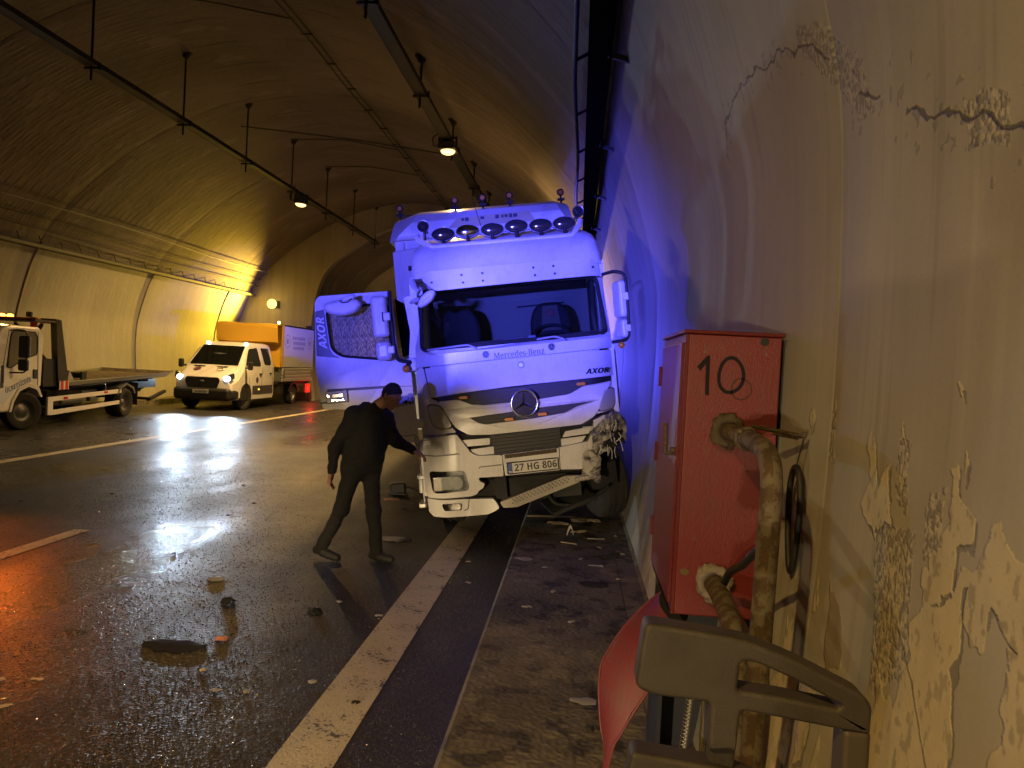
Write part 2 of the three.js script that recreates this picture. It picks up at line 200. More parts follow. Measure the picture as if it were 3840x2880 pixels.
const M = {
  asphalt: phys(1, 0.45, { map: repc(TX.asphalt, 1 / 3, 1 / 3), bumpMap: repc(TX.asphaltBump, 1 / 3, 1 / 3), bumpScale: 0.0065, roughness: 1, roughnessMap: repc(TX.wet, 1 / 24, 1 / 24), ior: 1.36 }),
  line: std(1, 0.5, 0, { map: repc(TX.line, 1, 1), bumpMap: repc(TX.asphaltBump, 1 / 3, 1 / 3), bumpScale: 0.003 }),
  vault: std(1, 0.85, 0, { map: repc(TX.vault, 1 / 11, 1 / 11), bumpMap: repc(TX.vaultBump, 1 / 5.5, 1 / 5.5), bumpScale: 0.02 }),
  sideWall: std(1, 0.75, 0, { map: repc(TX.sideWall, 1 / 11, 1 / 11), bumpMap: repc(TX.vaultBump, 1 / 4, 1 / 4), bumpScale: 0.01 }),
  nearWall: std(1, 0.7, 0, { map: TX.nearWall, bumpMap: TX.nearWallBump, bumpScale: 0.008 }),
  walk: std(1, 0.8, 0, { map: repc(TX.walk, 1 / 4, 1 / 4), bumpMap: repc(TX.walkBump, 1 / 4, 1 / 4), bumpScale: 0.012 }),
  rust: std(1, 0.75, 0.2, { map: repc(TX.rust, 2, 2), bumpMap: repc(TX.rust, 2, 2), bumpScale: 0.002 }),
  pipe: std(1, 0.75, 0.15, { map: repc(TX.rust, 9, 0.8), bumpMap: repc(TX.rust, 9, 0.8), bumpScale: 0.002 }), addedRoofSheet: std(1, 0.85, 0, { map: repc(TX.walk, 0.5, 0.5) }),
  steel: std([0.10, 0.095, 0.085], 0.6, 0.5), darkSteel: std(0.016, 0.7, 0.1), galv: std([0.28, 0.28, 0.27], 0.45, 0.8),
  cable: std(0.012, 0.6), blackPlastic: std(0.018, 0.5, 0, { bumpMap: repc(TX.fineBump, 8, 8), bumpScale: 0.0008 }), rubber: std(0.016, 0.85), tyre: std(1, 0.9, 0, { map: repc(TX.grime, 2, 2) }),
  white: phys(1, 0.5, { map: repc(TX.dirtPaint, 0.55, 0.55), clearcoat: 0.22, clearcoatRoughness: 0.2 }), chrome: std(0.75, 0.12, 1), dullMetal: std(0.35, 0.4, 0.9),
  blackGloss: phys(0.01, 0.2, { clearcoat: 0.6, clearcoatRoughness: 0.1 }), glass: phys([0.75, 0.82, 0.84], 0.03, { transmission: 1, thickness: 0, ior: 1.45 }), tint: phys([0.10, 0.12, 0.13], 0.03, { transmission: 1, thickness: 0, ior: 1.5 }),
  lens: phys([0.85, 0.88, 0.9], 0.08, { transmission: 1, thickness: 0 }), amber: phys([0.75, 0.26, 0.01], 0.3, { clearcoat: 0.4 }), redLens: phys([0.5, 0.01, 0.01], 0.25), letter: std(0.02, 0.4), inside: std([0.16, 0.15, 0.12], 0.85), seat: std([0.012, 0.011, 0.009], 0.8), dash: std([0.012, 0.012, 0.010], 0.7),
};

// ------------------------------------------------------------------ the tunnel: a wide lay-by vault, cast in rings of 5.5 m, then the narrower bore
const XC = -6.95, HALF = [[7.5, -0.6], [7.55, 0], [7.7, 1.2], [7.72, 2.4], [7.62, 3.1], [7.2, 4.3], [6.6, 5.25], [5.1, 6.65], [3.15, 7.8], [1.5, 8.35], [0, 8.5]];
const WIDE = [...HALF.map(([a, y]) => [XC + a, y]), ...HALF.slice(0, -1).reverse().map(([a, y]) => [XC - a, y])];
const BORE = [[0.5, -0.6], [0.55, 0], [0.7, 1.2], [0.7, 2.4], [0.6, 3.1], [0.2, 4.25], [-0.4, 5.15], [-1.9, 6.5], [-3.8, 7.5], [-5.4, 7.85], [-7, 7.75], [-8.45, 7.3], [-9.8, 6.45], [-10.6, 5.8], [-11.05, 5.1], [-11.3, 4], [-11.4, 2.6], [-11.35, 1.2], [-11.2, 0], [-11.2, -0.6]];
function profile(pts, n) { const out = []; let arc = 0; const last = pts.length - 3;
  for (let i = 1; i <= last; i++) for (let k = 0; k < n; k++) { const u = k / n, [a, b, c, d] = [pts[i - 1], pts[i], pts[i + 1], pts[i + 2]], f = (q) => 0.5 * (2 * b[q] + (c[q] - a[q]) * u + (2 * a[q] - 5 * b[q] + 4 * c[q] - d[q]) * u * u + (3 * b[q] - a[q] - 3 * c[q] + d[q]) * u * u * u); out.push([f(0), f(1)]); }
  out.push(pts[pts.length - 2]); out[0].arc = 0; for (let i = 1; i < out.length; i++) { arc += Math.hypot(out[i][0] - out[i - 1][0], out[i][1] - out[i - 1][1]); out[i].arc = arc; } return out; }
const WP = profile(WIDE, 6), BP = profile(BORE, 5), NP = 6;
function normalAt(P, i) { const a = P[Math.max(0, i - 1)], b = P[Math.min(P.length - 1, i + 1)], dx = b[0] - a[0], dy = b[1] - a[1], l = Math.hypot(dx, dy); return [dy / l, -dx / l]; }   // outwards
function shell(P, i0, i1, z0, z1, { joint = 0.03, wob = 0.012, nz = 12 } = {}) {   // part of a ring; its ends turn outwards into the joint
  const zs = [z0 + 0.002, z0 + 0.014]; for (let k = 1; k < nz; k++) zs.push(lerp(z0, z1, k / nz)); zs.push(z1 - 0.014, z1 - 0.002);
  const pos = [], uv = [], idx = [], w = i1 - i0 + 1;
  zs.forEach((z, s) => { for (let i = i0; i <= i1; i++) { const n = normalAt(P, i), e = (s === 0 || s === zs.length - 1) ? joint : wob * (fbm(z * 0.8 + 40, P[i].arc * 0.8, 3) - 0.5); pos.push(P[i][0] + n[0] * e, P[i][1] + n[1] * e, z); uv.push(z, P[i].arc); } });
  for (let s = 0; s + 1 < zs.length; s++) for (let i = 0; i + 1 < w; i++) { const a = s * w + i; idx.push(a, a + 1, a + w + 1, a, a + w + 1, a + w); }
  const g = new THREE.BufferGeometry(); g.setAttribute('position', new THREE.Float32BufferAttribute(pos, 3)); g.setAttribute('uv', new THREE.Float32BufferAttribute(uv, 2)); g.setIndex(idx); g.computeVertexNormals(); return g;
}
const iR = WP.findIndex((p) => p[1] > 4.35), iL = WP.length - 1 - iR, JZ = (k) => -2.44 + 5.5 * k, ZE = -31.9;
{
  const t = thing('tunnel_lining', 'wide concrete tunnel vault with flaking painted side walls', 'tunnel');
  for (let k = -6; k <= 5; k++) {
    const z0 = Math.max(JZ(k), ZE), z1 = JZ(k + 1); if (z1 < ZE + 0.1) continue;
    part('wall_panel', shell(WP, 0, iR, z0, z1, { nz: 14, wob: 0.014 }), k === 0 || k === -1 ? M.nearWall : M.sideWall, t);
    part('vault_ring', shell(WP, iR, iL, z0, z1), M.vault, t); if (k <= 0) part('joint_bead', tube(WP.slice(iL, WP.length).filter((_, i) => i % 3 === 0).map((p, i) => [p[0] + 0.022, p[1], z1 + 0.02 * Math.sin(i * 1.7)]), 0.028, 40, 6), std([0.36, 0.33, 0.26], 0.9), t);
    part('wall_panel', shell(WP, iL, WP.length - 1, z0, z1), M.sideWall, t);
  }
  const o = WP.map((p, i) => { const n = normalAt(WP, i); return [p[0] + n[0] * 0.06, p[1] + n[1] * 0.06]; }), back = o.map(([x, y]) => [x, y]), hull = [];
  for (const [x, y] of back) hull.push([x + (x - XC) * 0.08, y + (y > 0 ? 0.9 : -0.3)]);
  part('joint_backing', loft([...Array(2)].map((_, s) => back.map(([x, y]) => [x, y, s ? JZ(6) : ZE])), { close: false, caps: false }), std(0.05, 0.9), t);
  part('outer_shell', loft([...Array(2)].map((_, s) => hull.map(([x, y]) => [x, y, s ? JZ(6) : ZE])), { close: false, caps: false }), std(0.1, 0.9), t);
}
{
  const t = thing('tunnel_bore', 'narrower concrete tunnel opening behind the yellow covered pickup', 'tunnel');
  // the face between the wide vault and the bore
  const ring = [...WP.map((p) => [p[0] + (p[0] - XC) * 0.01, p[1] + (p[1] > 0.1 ? 0.08 : -0.02)]), ...BP.slice().reverse().map((p) => [p[0], p[1]])], g = uvBox(ext(ring, 0.4, { z: ZE - 0.4 }));
  part('end_wall', g, M.sideWall, t);
  for (let k = 0; k < 10; k++) part('vault_ring', shell(BP, 0, BP.length - 1, ZE - 0.36 - 6 * (k + 1), ZE - 0.36 - 6 * k), k % 3 === 1 ? M.sideWall : M.vault, t);
  part('plinth', bx(3.0, 0.36, 0.25, -12.85, 0.18, ZE + 0.13), M.walk, t);
}
// ------------------------------------------------------------------ road, paint, kerb and walkway
function sheet(x0, x1, z0, z1, y, nx = 1, nz = 1) { const g = new THREE.PlaneGeometry(x1 - x0, z1 - z0, nx, nz).rotateX(-Math.PI / 2).translate((x0 + x1) / 2, y, (z0 + z1) / 2), p = g.attributes.position, uv = g.attributes.uv; for (let i = 0; i < p.count; i++) uv.setXY(i, p.getX(i), p.getZ(i)); return g; }
struct('road', sheet(-14.6, 0.6, -92, 30.5, 0), M.asphalt);
{                                                                        // the wet aggregate that stands proud of the binder near the viewer
  const r = rng(404), N = 130000, im = new THREE.InstancedMesh(new THREE.IcosahedronGeometry(1, 0), phys(1, 0.22, { ior: 1.5, clearcoat: 0.7, clearcoatRoughness: 0.15 }), N), m = new THREE.Matrix4(), q = new THREE.Quaternion(), e = new THREE.Euler(), c = new THREE.Color(); im.name = 'road_aggregate';
  for (let i = 0; i < N; i++) { const t = r(), z = -2.6 - 25 * t * t - r() * 0.6, x = -0.6 - r() * (2.6 - 0.62 * z), s = 0.0018 + 0.0034 * r() * r(); e.set(r() * 6, r() * 6, r() * 6); q.setFromEuler(e); m.compose(V(x, 0.0008 - s * 0.1, z), q, V(s * (0.8 + 0.6 * r()), s * 0.8, s * (0.8 + 0.6 * r()))); im.setMatrixAt(i, m); const l = 0.02 + 0.07 * r() * r(); im.setColorAt(i, c.setRGB(l * 1.05, l, l * 0.92)); }
  im.castShadow = im.receiveShadow = true; im.userData = { kind: 'stuff', label: 'wet stone chips glinting in the road surface', category: 'aggregate' }; scene.add(im);
}
struct('edge_line', sheet(-1.33, -1.03, -92, 30.5, 0.004), M.line);
struct('shoulder_line', sheet(-8.98, -8.76, -92, 30.5, 0.004), M.line);
for (const [a, b] of [[-7.45, -3.4], [-40, -36], [3, 7], [13, 17]]) struct('lane_dash', sheet(-5.04, -4.88, a, b, 0.004), M.line);
{
  const E = [[-0.535, -0.05], [-0.535, 0.128], [-0.512, 0.15], [0.44, 0.156], [0.44, -0.05]], rings = []; for (let i = 0; i <= 60; i++) { const z = lerp(-92, 30.5, Math.pow(i / 60, 1)); rings.push(E.map(([x, y]) => [x + (x < 0 ? 0.010 * (vn(z * 1.7, 3) - 0.5) : 0), y, z])); }
  const g = loft(rings, { crease: 0.3 }), p = g.attributes.position; const uv = g.attributes.uv; for (let i = 0; i < p.count; i++) uv.setXY(i, p.getX(i) + p.getY(i), p.getZ(i)); struct('walkway', g, M.walk);
  const E2 = [[0.445, -0.05], [0.445, 0.162], [0.6, 0.166], [0.7, 0.3], [0.9, 0.3], [0.9, -0.05]], g2 = loft([E2.map(([x, y]) => [x, y, -31.9]), E2.map(([x, y]) => [x, y, 30.5])], { crease: 0.3 }), p2 = g2.attributes.position; for (let i = 0; i < p2.count; i++) g2.attributes.uv.setXY(i, p2.getX(i) + p2.getY(i), p2.getZ(i)); struct('wall_footing', g2, M.walk);
  struct('left_kerb', at(uvBox(bx(0.62, 0.2, 62.4, 0, 0, 0)), -14.25, 0.08, -0.7), M.walk);
}
// ------------------------------------------------------------------ lighting rails, lamps, cable runs
function lightRail(name, label, x, zs, tops, extra = []) {
  const t = thing(name, label, 'lighting rail', [x, 6.8, 0], 'lighting rails under the vault');
  const rail = part('rail', [bx(0.20, 0.02, 62, 0, 0, -0.9), bx(0.02, 0.09, 62, -0.1, 0.03, -0.9), bx(0.02, 0.09, 62, 0.1, 0.03, -0.9)], M.darkSteel, t);
  part('cable', tube([...Array(14)].map((_, i) => [0.03 * Math.sin(i * 2.1), 0.04, 30 - i * 4.75]), 0.022, 60, 6), M.cable, t);
  zs.forEach((z, i) => { const top = tops(z) - 6.8;
    const rod = part('hanger', [bar([0, -0.26, z], [0, top, z], 0.022, 8)], M.darkSteel, t);
    part('anchor', [cy(0.11, 0.05, 0.12, 0, top - 0.05, z, 'y', 14), cy(0.13, 0.13, 0.02, 0, top + 0.01, z, 'y', 14)], M.darkSteel, t);
    part('bracket', [bx(0.30, 0.035, 0.05, 0.02, -0.05, z), bx(0.03, 0.12, 0.05, 0.16, -0.02, z)], M.darkSteel, t); });
  return t;
}
const ceil = (x) => { let b = WP[0]; for (const p of WP) if (p[1] > 5 && Math.abs(p[0] - x) < Math.abs(b[0] - x)) b = p; return b[1]; };
const steps = (a, n, d) => [...Array(n)].map((_, i) => a - i * d);
lightRail('lighting_rail', 'lighting rail on long rods above the parked tow truck', -8.8, steps(6.0, 13, 3.16), () => ceil(-8.8));
lightRail('lighting_rail', 'lighting rail on short rods above the crashed lorry', -3.15, steps(7.6, 12, 3.6), () => ceil(-3.15));
function lamp(label, pos, color, cd, dir, tilt, group = 'tunnel floodlights') {           // a box floodlight: housing, glass, bracket, looped flex
  const t = thing('tunnel_lamp', label, 'lamp', pos, group); t.rotation.z = tilt;
  part('housing', [rb(0.34, 0.16, 0.40, 0.05, 0, 0.06, 0), rb(0.40, 0.04, 0.46, 0.015, 0, -0.03, 0)], M.steel, t);
  part('bracket', [bx(0.04, 0.22, 0.06, 0.19, 0.13, 0), bx(0.04, 0.22, 0.06, -0.19, 0.13, 0), bx(0.42, 0.03, 0.06, 0, 0.24, 0)], M.darkSteel, t);
  part('flex', tube([[-0.1, 0.12, 0.1], [-0.28, 0.02, 0.14], [-0.32, 0.22, 0.1], [-0.2, 0.33, 0.05], [-0.26, 0.5, 0]], 0.012, 24, 6), M.cable, t);
  part('lamp_glass', sp(0.16, 0, -0.05, 0, 1, 0.5, 1.15), glow([1, 0.70, 0.26], 2.8), t);
  const l = spot(color, cd, dir[0], dir[1], 0.11, [0, -0.15, 0], [0, -3, 0], t); l.name = 'tunnel_lamp_light'; return t;
}
lamp('lit floodlight hanging from the rail above the crashed lorry', [-3.12, 6.62, -16.9], LAMP.sodium, 260, [1.42, 0.5], 0.05);
lamp('lit floodlight hanging from the rail above the tow truck', [-8.78, 6.60, -23.2], LAMP.sodium, 265, [1.42, 0.5], -0.05);
lamp('lit floodlight on the rail behind the viewer', [-3.12, 6.62, 3.6], LAMP.sodiumPale, 255, [1.2, 0.35], 0.03);
lamp('lit floodlight inside the narrower bore beyond the lorry', [-6.6, 6.7, -41], LAMP.sodium, 650, [1.3, 0.4], 0);
{
  const t = thing('wall_lamp', 'bright round yellow lamp on the end wall above the covered pickup', 'lamp', [-12.94, 4.0, ZE + 0.03]);
  part('bracket', [bx(0.3, 0.3, 0.05, 0, 0, 0.03), bar([0, 0, 0.05], [0, 0.02, 0.34], 0.03)], M.darkSteel, t); part('lamp_glass', sp(0.20, 0, 0, 0.46, 1, 1, 0.8), glow([1.0, 0.70, 0.14], 3.2), t);
  spot(LAMP.deep, 240, 1.12, 0.7, 0.17, [0, 0, 0.46], [-2.2, 0.35, 3.4], t).name = 'wall_lamp_light';
}
// cable with clips along the crown
{ const t = thing('crown_cable', 'thin clipped cable pair along the crown of the vault', 'cable'); const P = (dx, dy) => [...Array(30)].map((_, i) => { const z = 4 - i * 1.24; return [-5.72 + dx, 8.26 + dy + 0.02 * Math.sin(i * 1.7), z]; });
  part('cable', tube(P(-0.05, 0), 0.017, 90, 5), M.cable, t); part('cable', tube(P(0.07, 0.03), 0.017, 90, 5), M.cable, t);
  for (let i = 0; i < 24; i++) part('clip', bx(0.22, 0.03, 0.04, -5.71, 8.27, 3 - i * 1.5), M.cable, t); }
// feed wires that reach across the vault to the rails
[[-13.4, 0.35], [-18.9, 0.25], [-22.2, 0.2], [-25.3, 0.18]].forEach(([z, sag], i) => solo('feed_wire', ['sagging feed wire crossing the vault nearest the viewer', 'feed wire crossing the vault at the lorry floodlight', 'feed wire on the vault above the tow truck floodlight', 'farthest feed wire on the vault'][i], 'wire',
  tube(i === 1 ? [[-8.8, 7.6, z], [-6, 7.35, z], [-3.2, 7.0, z]] : [[-8.8, ceil(-8.8) - 0.04, z], [-7.4, 8.44, z - 0.6], [-5.8, 8.3, z - 1.0]], 0.014, 24, 5), M.cable));
// right wall: trunking and a cable ladder at the springing
{ const t = thing('cable_trunking', 'black cable trunking running along the right wall springing', 'cable tray'); part('trunk', [bx(0.17, 0.14, 62, 0.03, 4.42, -0.9), bx(0.02, 0.2, 62, 0.12, 4.4, -0.9)], phys(0.008, 1, { specularIntensity: 0 }), t); for (let i = 0; i < 16; i++) part('wall_bracket', [beam([0.1, 4.33, 6 - i * 2.4], [0.3, 4.28, 6 - i * 2.4], 0.03, 0.04)], M.darkSteel, t); }
{ const t = thing('cable_ladder', 'cable ladder hung beside the trunking on the right vault', 'cable tray'); part('side_rail', tube([...Array(26)].map((_, i) => [-0.17 + 0.015 * Math.sin(i * 1.9), 4.68 + 0.015 * Math.cos(i * 2.3), 6 - i * 1.5]), 0.024, 100, 6), M.cable, t); for (let i = 0; i < 22; i++) part('rung', bar([-0.17, 4.68, 5 - i * 1.5], [0.05, 4.80, 5 - i * 1.5], 0.016, 6), M.darkSteel, t); }
// left wall: tray with hangers, two cables above it
{ const t = thing('wall_tray', 'perforated cable tray along the left wall above the tow truck', 'cable tray'), x = -14.02, y = 4.32; part('tray', [bx(0.28, 0.02, 62, x, y, -0.9), bx(0.02, 0.08, 62, x + 0.14, y + 0.03, -0.9)], M.steel, t); part('cable', tube([...Array(30)].map((_, i) => [x + 0.1, y + 0.07, 28 - i * 2.06]), 0.03, 60, 6), M.cable, t);
  for (let i = 0; i < 42; i++) part('hanger', [bar([x + 0.13, y, 2 - i * 0.8], [x + 0.02, y + 0.30, 2 - i * 0.8], 0.012, 5)], M.darkSteel, t); }
[[5.30, 0.02, 'pale cable drooping along the left vault, highest of the three', std(0.3, 0.5)], [5.02, 0.016, 'thin dark cable along the left vault, middle of the three', M.cable], [4.78, 0.018, 'dark cable just above the left wall tray', M.cable]].forEach(([y, r, label, m], k) => solo('vault_cable', label, 'cable', tube([...Array(16)].map((_, i) => { const z = 6 - i * 2.52, q = WP.slice().reverse().find((p) => p[1] > y); return [q[0] + 0.07, y + 0.04 * Math.sin(i * 1.3 + k) - 0.03 * k, z]; }), r, 80, 6), m));

// ------------------------------------------------------------------ the crashed lorry: tractor unit (local x to the right of the picture, y up, z forward), riding up on the walkway
const dens = (pts, d = 0.08) => { const o = []; pts.forEach((p, i) => { const q = pts[(i + 1) % pts.length], n = Math.max(1, Math.ceil(Math.hypot(q[0] - p[0], q[1] - p[1]) / d)); for (let k = 0; k < n; k++) o.push([lerp(p[0], q[0], k / n), lerp(p[1], q[1], k / n)]); }); return o; };
const rrect = (x0, x1, z0, z1, r, y, n = 6) => round([[x0, z0], [x1, z0], [x1, z1], [x0, z1]], r, n).map(([x, z]) => [x, y, z]);
function wheel(parent, R, w, x, y, z, mats, holes = 8, steer = 0, tiltZ = 0) {      // tyre with tread grooves, dished rim, hub, nuts
  const g = new THREE.Group(); g.name = 'wheel'; g.position.set(x, y, z); g.rotation.set(0, steer, tiltZ); parent.add(g);
  const h = w / 2, pr = [[R * 0.58, -h * 0.85], [R * 0.8, -h], [R * 0.94, -h * 0.95], [R * 0.99, -h * 0.75]]; for (const k of [-0.5, 0, 0.5]) pr.push([R, h * (k - 0.16)], [R * 0.975, h * (k - 0.12)], [R * 0.975, h * (k + 0.12)], [R, h * (k + 0.16)]);
  pr.push([R * 0.99, h * 0.75], [R * 0.94, h * 0.95], [R * 0.8, h], [R * 0.58, h * 0.85]);
  part('tyre', toCreasedNormals(new THREE.LatheGeometry(pr.map((p) => new THREE.Vector2(...p)), 40).rotateZ(Math.PI / 2), 0.5), mats.tyre, g);
  const rim = [[R * 0.59, -h * 0.86], [R * 0.57, -h * 0.6], [R * 0.50, -h * 0.1], [R * 0.30, -h * 0.05], [R * 0.24, -h * 0.5], [0.001, -h * 0.55]];
  const gs = [-1, 1].map((s) => new THREE.LatheGeometry(rim.map(([a, b]) => new THREE.Vector2(a, b * -s)), 32).rotateZ(Math.PI / 2)); for (let k = 0; k < holes; k++) { const a = k / holes * 2 * Math.PI; for (const s of [-1, 1]) gs.push(cy(R * 0.025, R * 0.025, R * 0.08, s * h * 0.1, R * 0.36 * Math.sin(a), R * 0.36 * Math.cos(a), 'x', 6)); }
  part('rim', gs, mats.rim, g); return g;
}
const TM = { tyre: M.tyre, rim: std(0.16, 0.5, 0.7) };
function lorryFrame(g) { g.position.set(-0.321, 0.208, -7.982); g.rotation.order = 'YZX'; g.rotation.set(0, 5 * D2R, 8 * D2R); return g; }
{
  const T = lorryFrame(thing('lorry_tractor', 'crashed white lorry cab with open passenger door jammed against the right wall', 'lorry'));
  const CX = -0.085, F = (z0) => (x) => { const d = Math.abs(x - CX); return z0 - 0.05 * (d / 1.03) ** 2 - (d > 0.8 ? 0.2 * ((d - 0.8) / 0.27) ** 2 : 0); };
  const W = M.white, gap = M.rubber;
  // shell
  part('cab_shell', [bx(0.05, 1.12, 0.30, 0.955, 1.45, -0.95), bx(0.05, 0.95, 1.75, 0.955, 1.46, -1.15), bx(0.05, 0.75, 0.12, 0.93, 2.3, -1.25), bx(0.05, 0.75, 0.55, 0.93, 2.3, -1.75), bx(0.05, 0.16, 1.7, 0.92, 2.69, -1.15), bx(0.05, 1.7, 0.62, -1.125, 1.9, -1.7), bx(0.05, 0.16, 1.6, -1.115, 2.69, -1.15), bx(0.05, 0.17, 1.6, -1.13, 1.06, -1.15), bx(0.07, 1.7, 0.10, -1.12, 1.85, -0.42), bx(2.1, 1.9, 0.05, -0.085, 1.95, -2.02), bx(2.08, 0.05, 1.9, -0.085, 1.0, -1.1)], W, T);
  part('cab_trim', [bx(2.02, 1.6, 0.03, -0.085, 1.95, -1.72)], M.inside, T); part('trim_line', [tube([[-0.55, 1.9, -1.7], [-0.52, 2.42, -1.7], [-0.9, 2.45, -1.7]], 0.012, 20, 5), tube([[0.0, 2.46, -1.7], [0.6, 2.47, -1.7]], 0.01, 6, 5)], M.rubber, T);
  part('roof_fairing', loft([rrect(-1.13, 0.95, -2.05, -0.22, 0.18, 2.74), rrect(-1.12, 0.94, -2.05, -0.24, 0.20, 2.86), rrect(-1.11, 0.92, -2.08, -0.30, 0.2, 3.0), rrect(-1.09, 0.89, -2.1, -0.42, 0.2, 3.1), rrect(-1.05, 0.84, -2.1, -0.6, 0.2, 3.17), rrect(-1.0, 0.79, -2.1, -0.85, 0.2, 3.24), rrect(-0.95, 0.74, -2.1, -1.25, 0.2, 3.32), rrect(-0.92, 0.70, -2.1, -1.6, 0.2, 3.36)]), W, T);
  const visor = part('sun_visor', plate(round([[-1.0, 2.72], [-0.93, 2.80], [0.83, 2.79], [0.875, 2.755], [0.905, 2.61], [-0.86, 2.59]], 0.03), 0.035, F(-0.13)), W, T);
  for (const [x, y] of [[-0.89, 2.68], [-0.57, 2.73], [-0.56, 2.65], [-0.35, 2.73], [-0.35, 2.65], [0.19, 2.74], [0.2, 2.66], [0.4, 2.74], [0.41, 2.66], [0.82, 2.7]]) part('bolt_hole', cy(0.013, 0.013, 0.012, x, y, F(-0.13)(x) + 0.001, 'z', 12), M.letter, visor);
  // windscreen
  const ws = (x, y) => F(-0.10)(x) - (y - 1.95) * 0.36, glassO = round([[-1.07, 1.975], [-1.05, 2.62], [0.87, 2.62], [0.915, 2.0]], 0.06);
  part('windscreen_frame', plate(dens(round([[-1.15, 1.91], [-1.13, 2.75], [0.94, 2.75], [0.97, 1.94]], 0.03)), 0.05, ws, 0.1, [dens(glassO, 0.1)]), W, T);
  const gl = part('windscreen', plate(round([[-1.075, 1.97], [-1.055, 2.63], [0.875, 2.63], [0.92, 1.995]], 0.06), 0.006, (x, y) => ws(x, y) - 0.03, 0.15), M.glass, T);
  part('glass_seal', tube(dens(glassO, 0.15).map(([x, y]) => [x, y, ws(x, y) - 0.005]), 0.02, 120, 6, true), M.rubber, gl);
  for (const p of [[[-1.0, 1.975], [-0.74, 1.985], [-0.57, 1.99], [-0.48, 1.95]], [[0.16, 1.985], [0.34, 2.0], [0.44, 1.965], [0.46, 1.93]]]) { const w = part('wiper', [tube(p.map(([x, y]) => [x, y, ws(x, y) + 0.03]), 0.011, 20, 5)], std(0.4, 0.4), T); part('wiper_blade', beam([p[0][0], p[0][1] + 0.012, ws(...p[0]) + 0.02], [p[1][0] + 0.55, p[1][1] + 0.03, ws(p[1][0] + 0.3, 1.99) + 0.02], 0.02, 0.012), M.rubber, w); }
  // nose
  const nose = part('nose_panel', plate(round([[-1.16, 1.915], [0.955, 1.95], [0.97, 1.835], [-1.16, 1.80]], 0.02), 0.05, F(-0.055)), W, T);
  part('lettering', at(text('Mercedes-Benz', 0.062, 0.008, 'serif_regular', { sx: 0.86 }), -0.04, 1.857, F(-0.055)(-0.2) + 0.001, 0, 0, 0.02), std([0.05, 0.05, 0.07], 0.35, 0.4), nose);
  const star = (r, x, y, z, parent, mats, ring = 0.1) => { const g = new THREE.Group(); g.name = 'star_badge'; g.position.set(x, y, z); parent.add(g); part('disc', cy(r * 0.95, r * 0.95, r * 0.06, 0, 0, 0, 'z', 40), mats[0], g); const arms = []; for (let k = 0; k < 3; k++) { const a = Math.PI / 2 + k * 2 * Math.PI / 3, s = []; const tip = [Math.cos(a) * r * 0.93, Math.sin(a) * r * 0.93, r * 0.06], c = [0, 0, r * 0.16]; for (const q of [-1, 1]) { const b = a + q * Math.PI / 3, e = [Math.cos(b) * r * 0.15, Math.sin(b) * r * 0.15, r * 0.05]; s.push(...(q > 0 ? [...c, ...tip, ...e] : [...c, ...e, ...tip])); } const gm = new THREE.BufferGeometry(); gm.setAttribute('position', new THREE.Float32BufferAttribute(s, 3)); gm.computeVertexNormals(); arms.push(gm); } part('star', arms, mats[1], g); part('ring', new THREE.TorusGeometry(r, r * ring, 10, 48), mats[1], g); };
  for (const [x, y] of [[-0.385, 1.875], [0.305, 1.895]]) star(0.036, x, y, F(-0.055)(x) + 0.004, T, [M.letter, std(0.5, 0.3, 0.5)], 0.08);
  const hood = part('front_flap', plate(round([[-1.05, 1.785], [0.955, 1.815], [0.955, 1.54], [0.3, 1.53], [-0.16, 1.52], [-0.7, 1.495], [-1.0, 1.47]], 0.015), 0.04, (x, y) => F(-0.075)(x) + 0.02 * (1.8 - y)), W, T);
  part('lock_badge', [cy(0.032, 0.032, 0.012, -0.03, 1.735, F(-0.075)(0) + 0.005, 'z', 20), new THREE.TorusGeometry(0.030, 0.006, 8, 24).translate(-0.03, 1.735, F(-0.075)(0) + 0.012)], M.dullMetal, hood);
  part('lettering', at(text('AXOR', 0.055, 0.01, 'sans_bold', { shear: 0.35, sx: 1.25 }), 0.77, 1.605, F(-0.075)(0.77) + 0.004, 0, 0.22, 0), std(0.08, 0.25, 0.8), hood);
  part('inner_bulkhead', plate([[-1.10, 1.90], [0.95, 1.92], [0.96, 1.60], [-1.06, 1.58]], 0.02, F(-0.17)), W, T);
  // grille
  const gU = [[-0.93, 1.425], [-0.72, 1.43], [-0.58, 1.365], [-0.45, 1.35], [0.12, 1.36], [0.45, 1.385], [0.6, 1.455], [0.92, 1.485], [0.86, 1.40], [0.79, 1.31], [0.745, 1.2], [0.69, 1.13], [0.55, 1.06], [-0.4, 1.035], [-0.63, 1.05], [-0.75, 1.12], [-0.82, 1.22], [-0.88, 1.34]];
  const gL = [[-0.78, 1.222], [-0.62, 1.235], [-0.53, 1.17], [-0.44, 1.145], [0.06, 1.165], [0.39, 1.195], [0.52, 1.25], [0.71, 1.292], [0.12, 1.275], [-0.17, 1.255]];
  const fg = F(-0.06); part('grille_surround', plate(dens(round(gU, 0.03), 0.06), 0.05, fg, 0.1, [dens(round(gL, 0.03), 0.06)]), W, T);
  const gb = part('grille_mesh', plate([[-1.03, 1.47], [0.95, 1.55], [0.82, 1.2], [0.6, 1.05], [-0.65, 1.04], [-0.85, 1.22]], 0.01, F(-0.12)), M.blackPlastic, T);
  const bars = []; for (let k = 0; k < 11; k++) { const y = 1.16 + k * 0.034; for (let i = -8; i < 8; i++) bars.push(beam([i * 0.115, y, F(-0.112)(i * 0.115)], [(i + 1) * 0.115, y + 0.003, F(-0.112)((i + 1) * 0.115)], 0.012, 0.010)); } part('grille_bars', bars, M.blackPlastic, gb);
  star(0.135, -0.03, 1.335, F(-0.06)(0) + 0.05, T, [M.blackGloss, M.chrome], 0.11);
